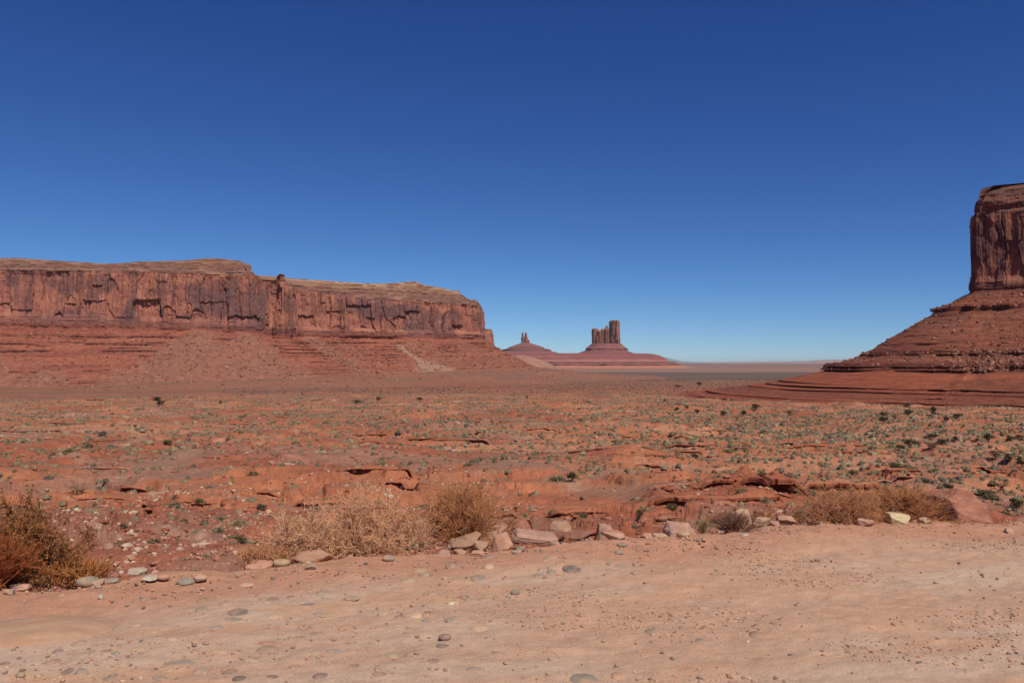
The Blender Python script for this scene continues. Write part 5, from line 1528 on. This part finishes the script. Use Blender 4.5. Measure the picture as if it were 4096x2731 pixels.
def juniper_parts(form, seed):
    rg = np.random.default_rng(seed)
    pr = dict(ball=(0.05, 1.0, 620, 7), wide=(0.03, 1.0, 560, 9), tall=(0.08, 1.0, 620, 7), tree=(0.22, 1.0, 620, 8), open=(0.15, 1.0, 240, 9), green=(0.02, 1.0, 520, 8), grey=(0.02, 1.0, 460, 8), snag=(0.15, 1.0, 60, 10))[form]
    z0, z1, nl, nc = pr
    n = nc if form in ("tree", "open", "snag") else 5
    a = rg.uniform(0, 6.28, n); th = rg.uniform(0.15, 0.9, n)
    d = np.stack([np.sin(th) * np.cos(a), np.sin(th) * np.sin(a), np.cos(th)], -1)
    tr = grow(rg, np.zeros((1, 3)), np.array([[0.12, 0, 1.0]]), np.array([max(0.32, z0 * 1.6)]), 5, 0.14)
    lb = grow(rg, np.repeat(tr[:, 3], n, 0), d, rg.uniform(0.4, 0.7, n), 5, 0.22)
    parts = [tubes(tr, np.array([0.055]), np.array([0.035])), tubes(lb, np.full(n, 0.03), np.full(n, 0.008))]
    if form in ("snag", "open"):
        m = n * 6
        pi = np.repeat(np.arange(n), 6); ti = rg.integers(2, 6, m)
        tw = grow(rg, lb[pi, ti], unit(lb[pi, ti] - lb[pi, ti - 1]) + rg.normal(0, .6, (m, 3)), rg.uniform(0.12, 0.3, m), 4, 0.25)
        parts.append(tubes(tw, np.full(m, 0.010), np.full(m, 0.004)))
    Vt, Ft = join(parts)
    # foliage in clumps
    c = rg.normal(size=(nc * 3, 3)); c = unit(c) * rg.uniform(0.15, 0.36, (nc * 3, 1)); c[:, 2] = c[:, 2] * 0.9 + (z0 + 1) / 2
    cr = rg.uniform(0.10, 0.19, nc * 3)
    pk = rg.integers(0, nc * 3, nl)
    C = c[pk] + unit(rg.normal(size=(nl, 3))) * (cr[pk] * rg.uniform(0.5, 1.0, nl))[:, None]
    C[:, 2] = np.clip(C[:, 2], z0 * 0.6 + 0.02, 1.05)
    Vl, Fl = leaves(rg, C, 0.05, 0.55)
    for V in (Vl,):
        pass
    return Vt, Ft, Vl, Fl
JM = dict(ball=(80, 78, 52), wide=(88, 82, 58), tall=(78, 76, 52), tree=(82, 80, 50), open=(104, 96, 74), green=(98, 98, 48), grey=(108, 100, 84), snag=(120, 108, 70))
JN = dict(ball=("juniper", "rounded dark green juniper bush"), wide=("juniper", "broad low dark juniper bush"), tall=("juniper", "tall narrow dark juniper"), tree=("juniper_tree", "small juniper tree with visible trunk"),
          open=("juniper_tree", "open gnarled juniper with bare limbs"), green=("green_shrub", "fresh green rounded shrub"), grey=("grey_shrub", "large grey leafless-looking shrub"), snag=("dead_tree", "bleached half-dead bare tree"))
J_lib = {}
for f in JM:
    J_lib[f] = []
    mlf = veg_mat("foliage_" + f, JM[f], k=0.8)
    for v in range(2):
        Vt, Ft, Vl, Fl = juniper_parts(f, 900 + v * 17 + len(f))
        mt_ = mesh_from("trunk", Vt, Ft, True); mt_.materials.append(M_trunk)
        ml_ = mesh_from("crown", Vl, Fl); ml_.materials.append(mlf)
        J_lib[f].append((mt_, ml_))
ORD = ["first", "second", "third", "fourth", "fifth", "sixth", "seventh", "eighth", "ninth", "tenth", "eleventh", "twelfth"]
def tree_zone(px, py):
    if px > 3400 and py < 1720: return "on the sandy flat under the tall butte"
    if px > 3400 and py < 1880: return "on the scrubby right-hand flat"
    if px > 3400: return "near the great boulder"
    if py < 1625 and px < 1000: return "below the left part of the long mesa"
    if py < 1625 and px < 2200: return "below the far end of the long mesa"
    if py < 1560: return "on the rise beneath the distant butte"
    if py < 1700: return "on the flat left of the butte's bench"
    return "on the open valley floor"
cnt, tot = {}, {}
TREES.sort(key=lambda t: t[0])
for t in TREES:
    k = (t[4], tree_zone(t[0], t[1])); tot[k] = tot.get(k, 0) + 1
for q, (px, py, w, h, f) in enumerate(TREES):
    p = ground_hit(px, py)
    W, H = w / F * p[1], h / F * p[1]
    zone = tree_zone(px, py); k = (f, zone); cnt[k] = cnt.get(k, 0) + 1
    lab = f"{JN[f][1]} {zone}"
    if tot[k] > 1:
        lab += f", {ORD[cnt[k] - 1]} from left"
    root = thing(JN[f][0], lab, "tree" if "tree" in JN[f][0] or f in ("ball", "wide", "tall") else "shrub", (p[0], p[1], p[2] - 0.02 * H), "junipers and tall shrubs of the valley")
    ml = J_lib[f][q % 2]
    ext = np.array([v.co[:] for v in ml[1].vertices]); sx = W / (np.percentile(ext[:, 0], 98) - np.percentile(ext[:, 0], 2)); sz = H / np.percentile(ext[:, 2], 98)
    root.rotation_euler = (0, 0, 0)
    for nm, me in (("trunk", ml[0]), ("crown", ml[1])):
        o = obj(nm, me, None, root); o.scale = (sx, sx, sz)
# ------------------------------------------------------------------ thin blue desert air
def build_haze():
    B = 115000.0
    zl, zh = -64.0, 300.0
    v = np.array([(x, y, z) for x in (-B, B) for y in (-B, B) for z in (zl, zh)])
    f = [(0, 1, 3, 2), (4, 6, 7, 5), (0, 4, 5, 1), (2, 3, 7, 6), (0, 2, 6, 4), (1, 5, 7, 3)]
    m = bpy.data.materials.new("air"); m.use_nodes = True
    n, l = m.node_tree.nodes, m.node_tree.links
    n.remove(n["Principled BSDF"])
    pv = n.new("ShaderNodeVolumePrincipled")
    pv.inputs["Color"].default_value = (0.78, 0.92, 1.0, 1)
    pv.inputs["Density"].default_value = HAZE
    pv.inputs["Anisotropy"].default_value = -0.4
    l.new(pv.outputs[0], n["Material Output"].inputs["Volume"])
    o = obj("haze", mesh_from("haze", v, np.array(f)), m)
    tag(o, "thin blue air over the whole valley", None, None, "stuff")
HAZE = 1.1e-5
build_haze()
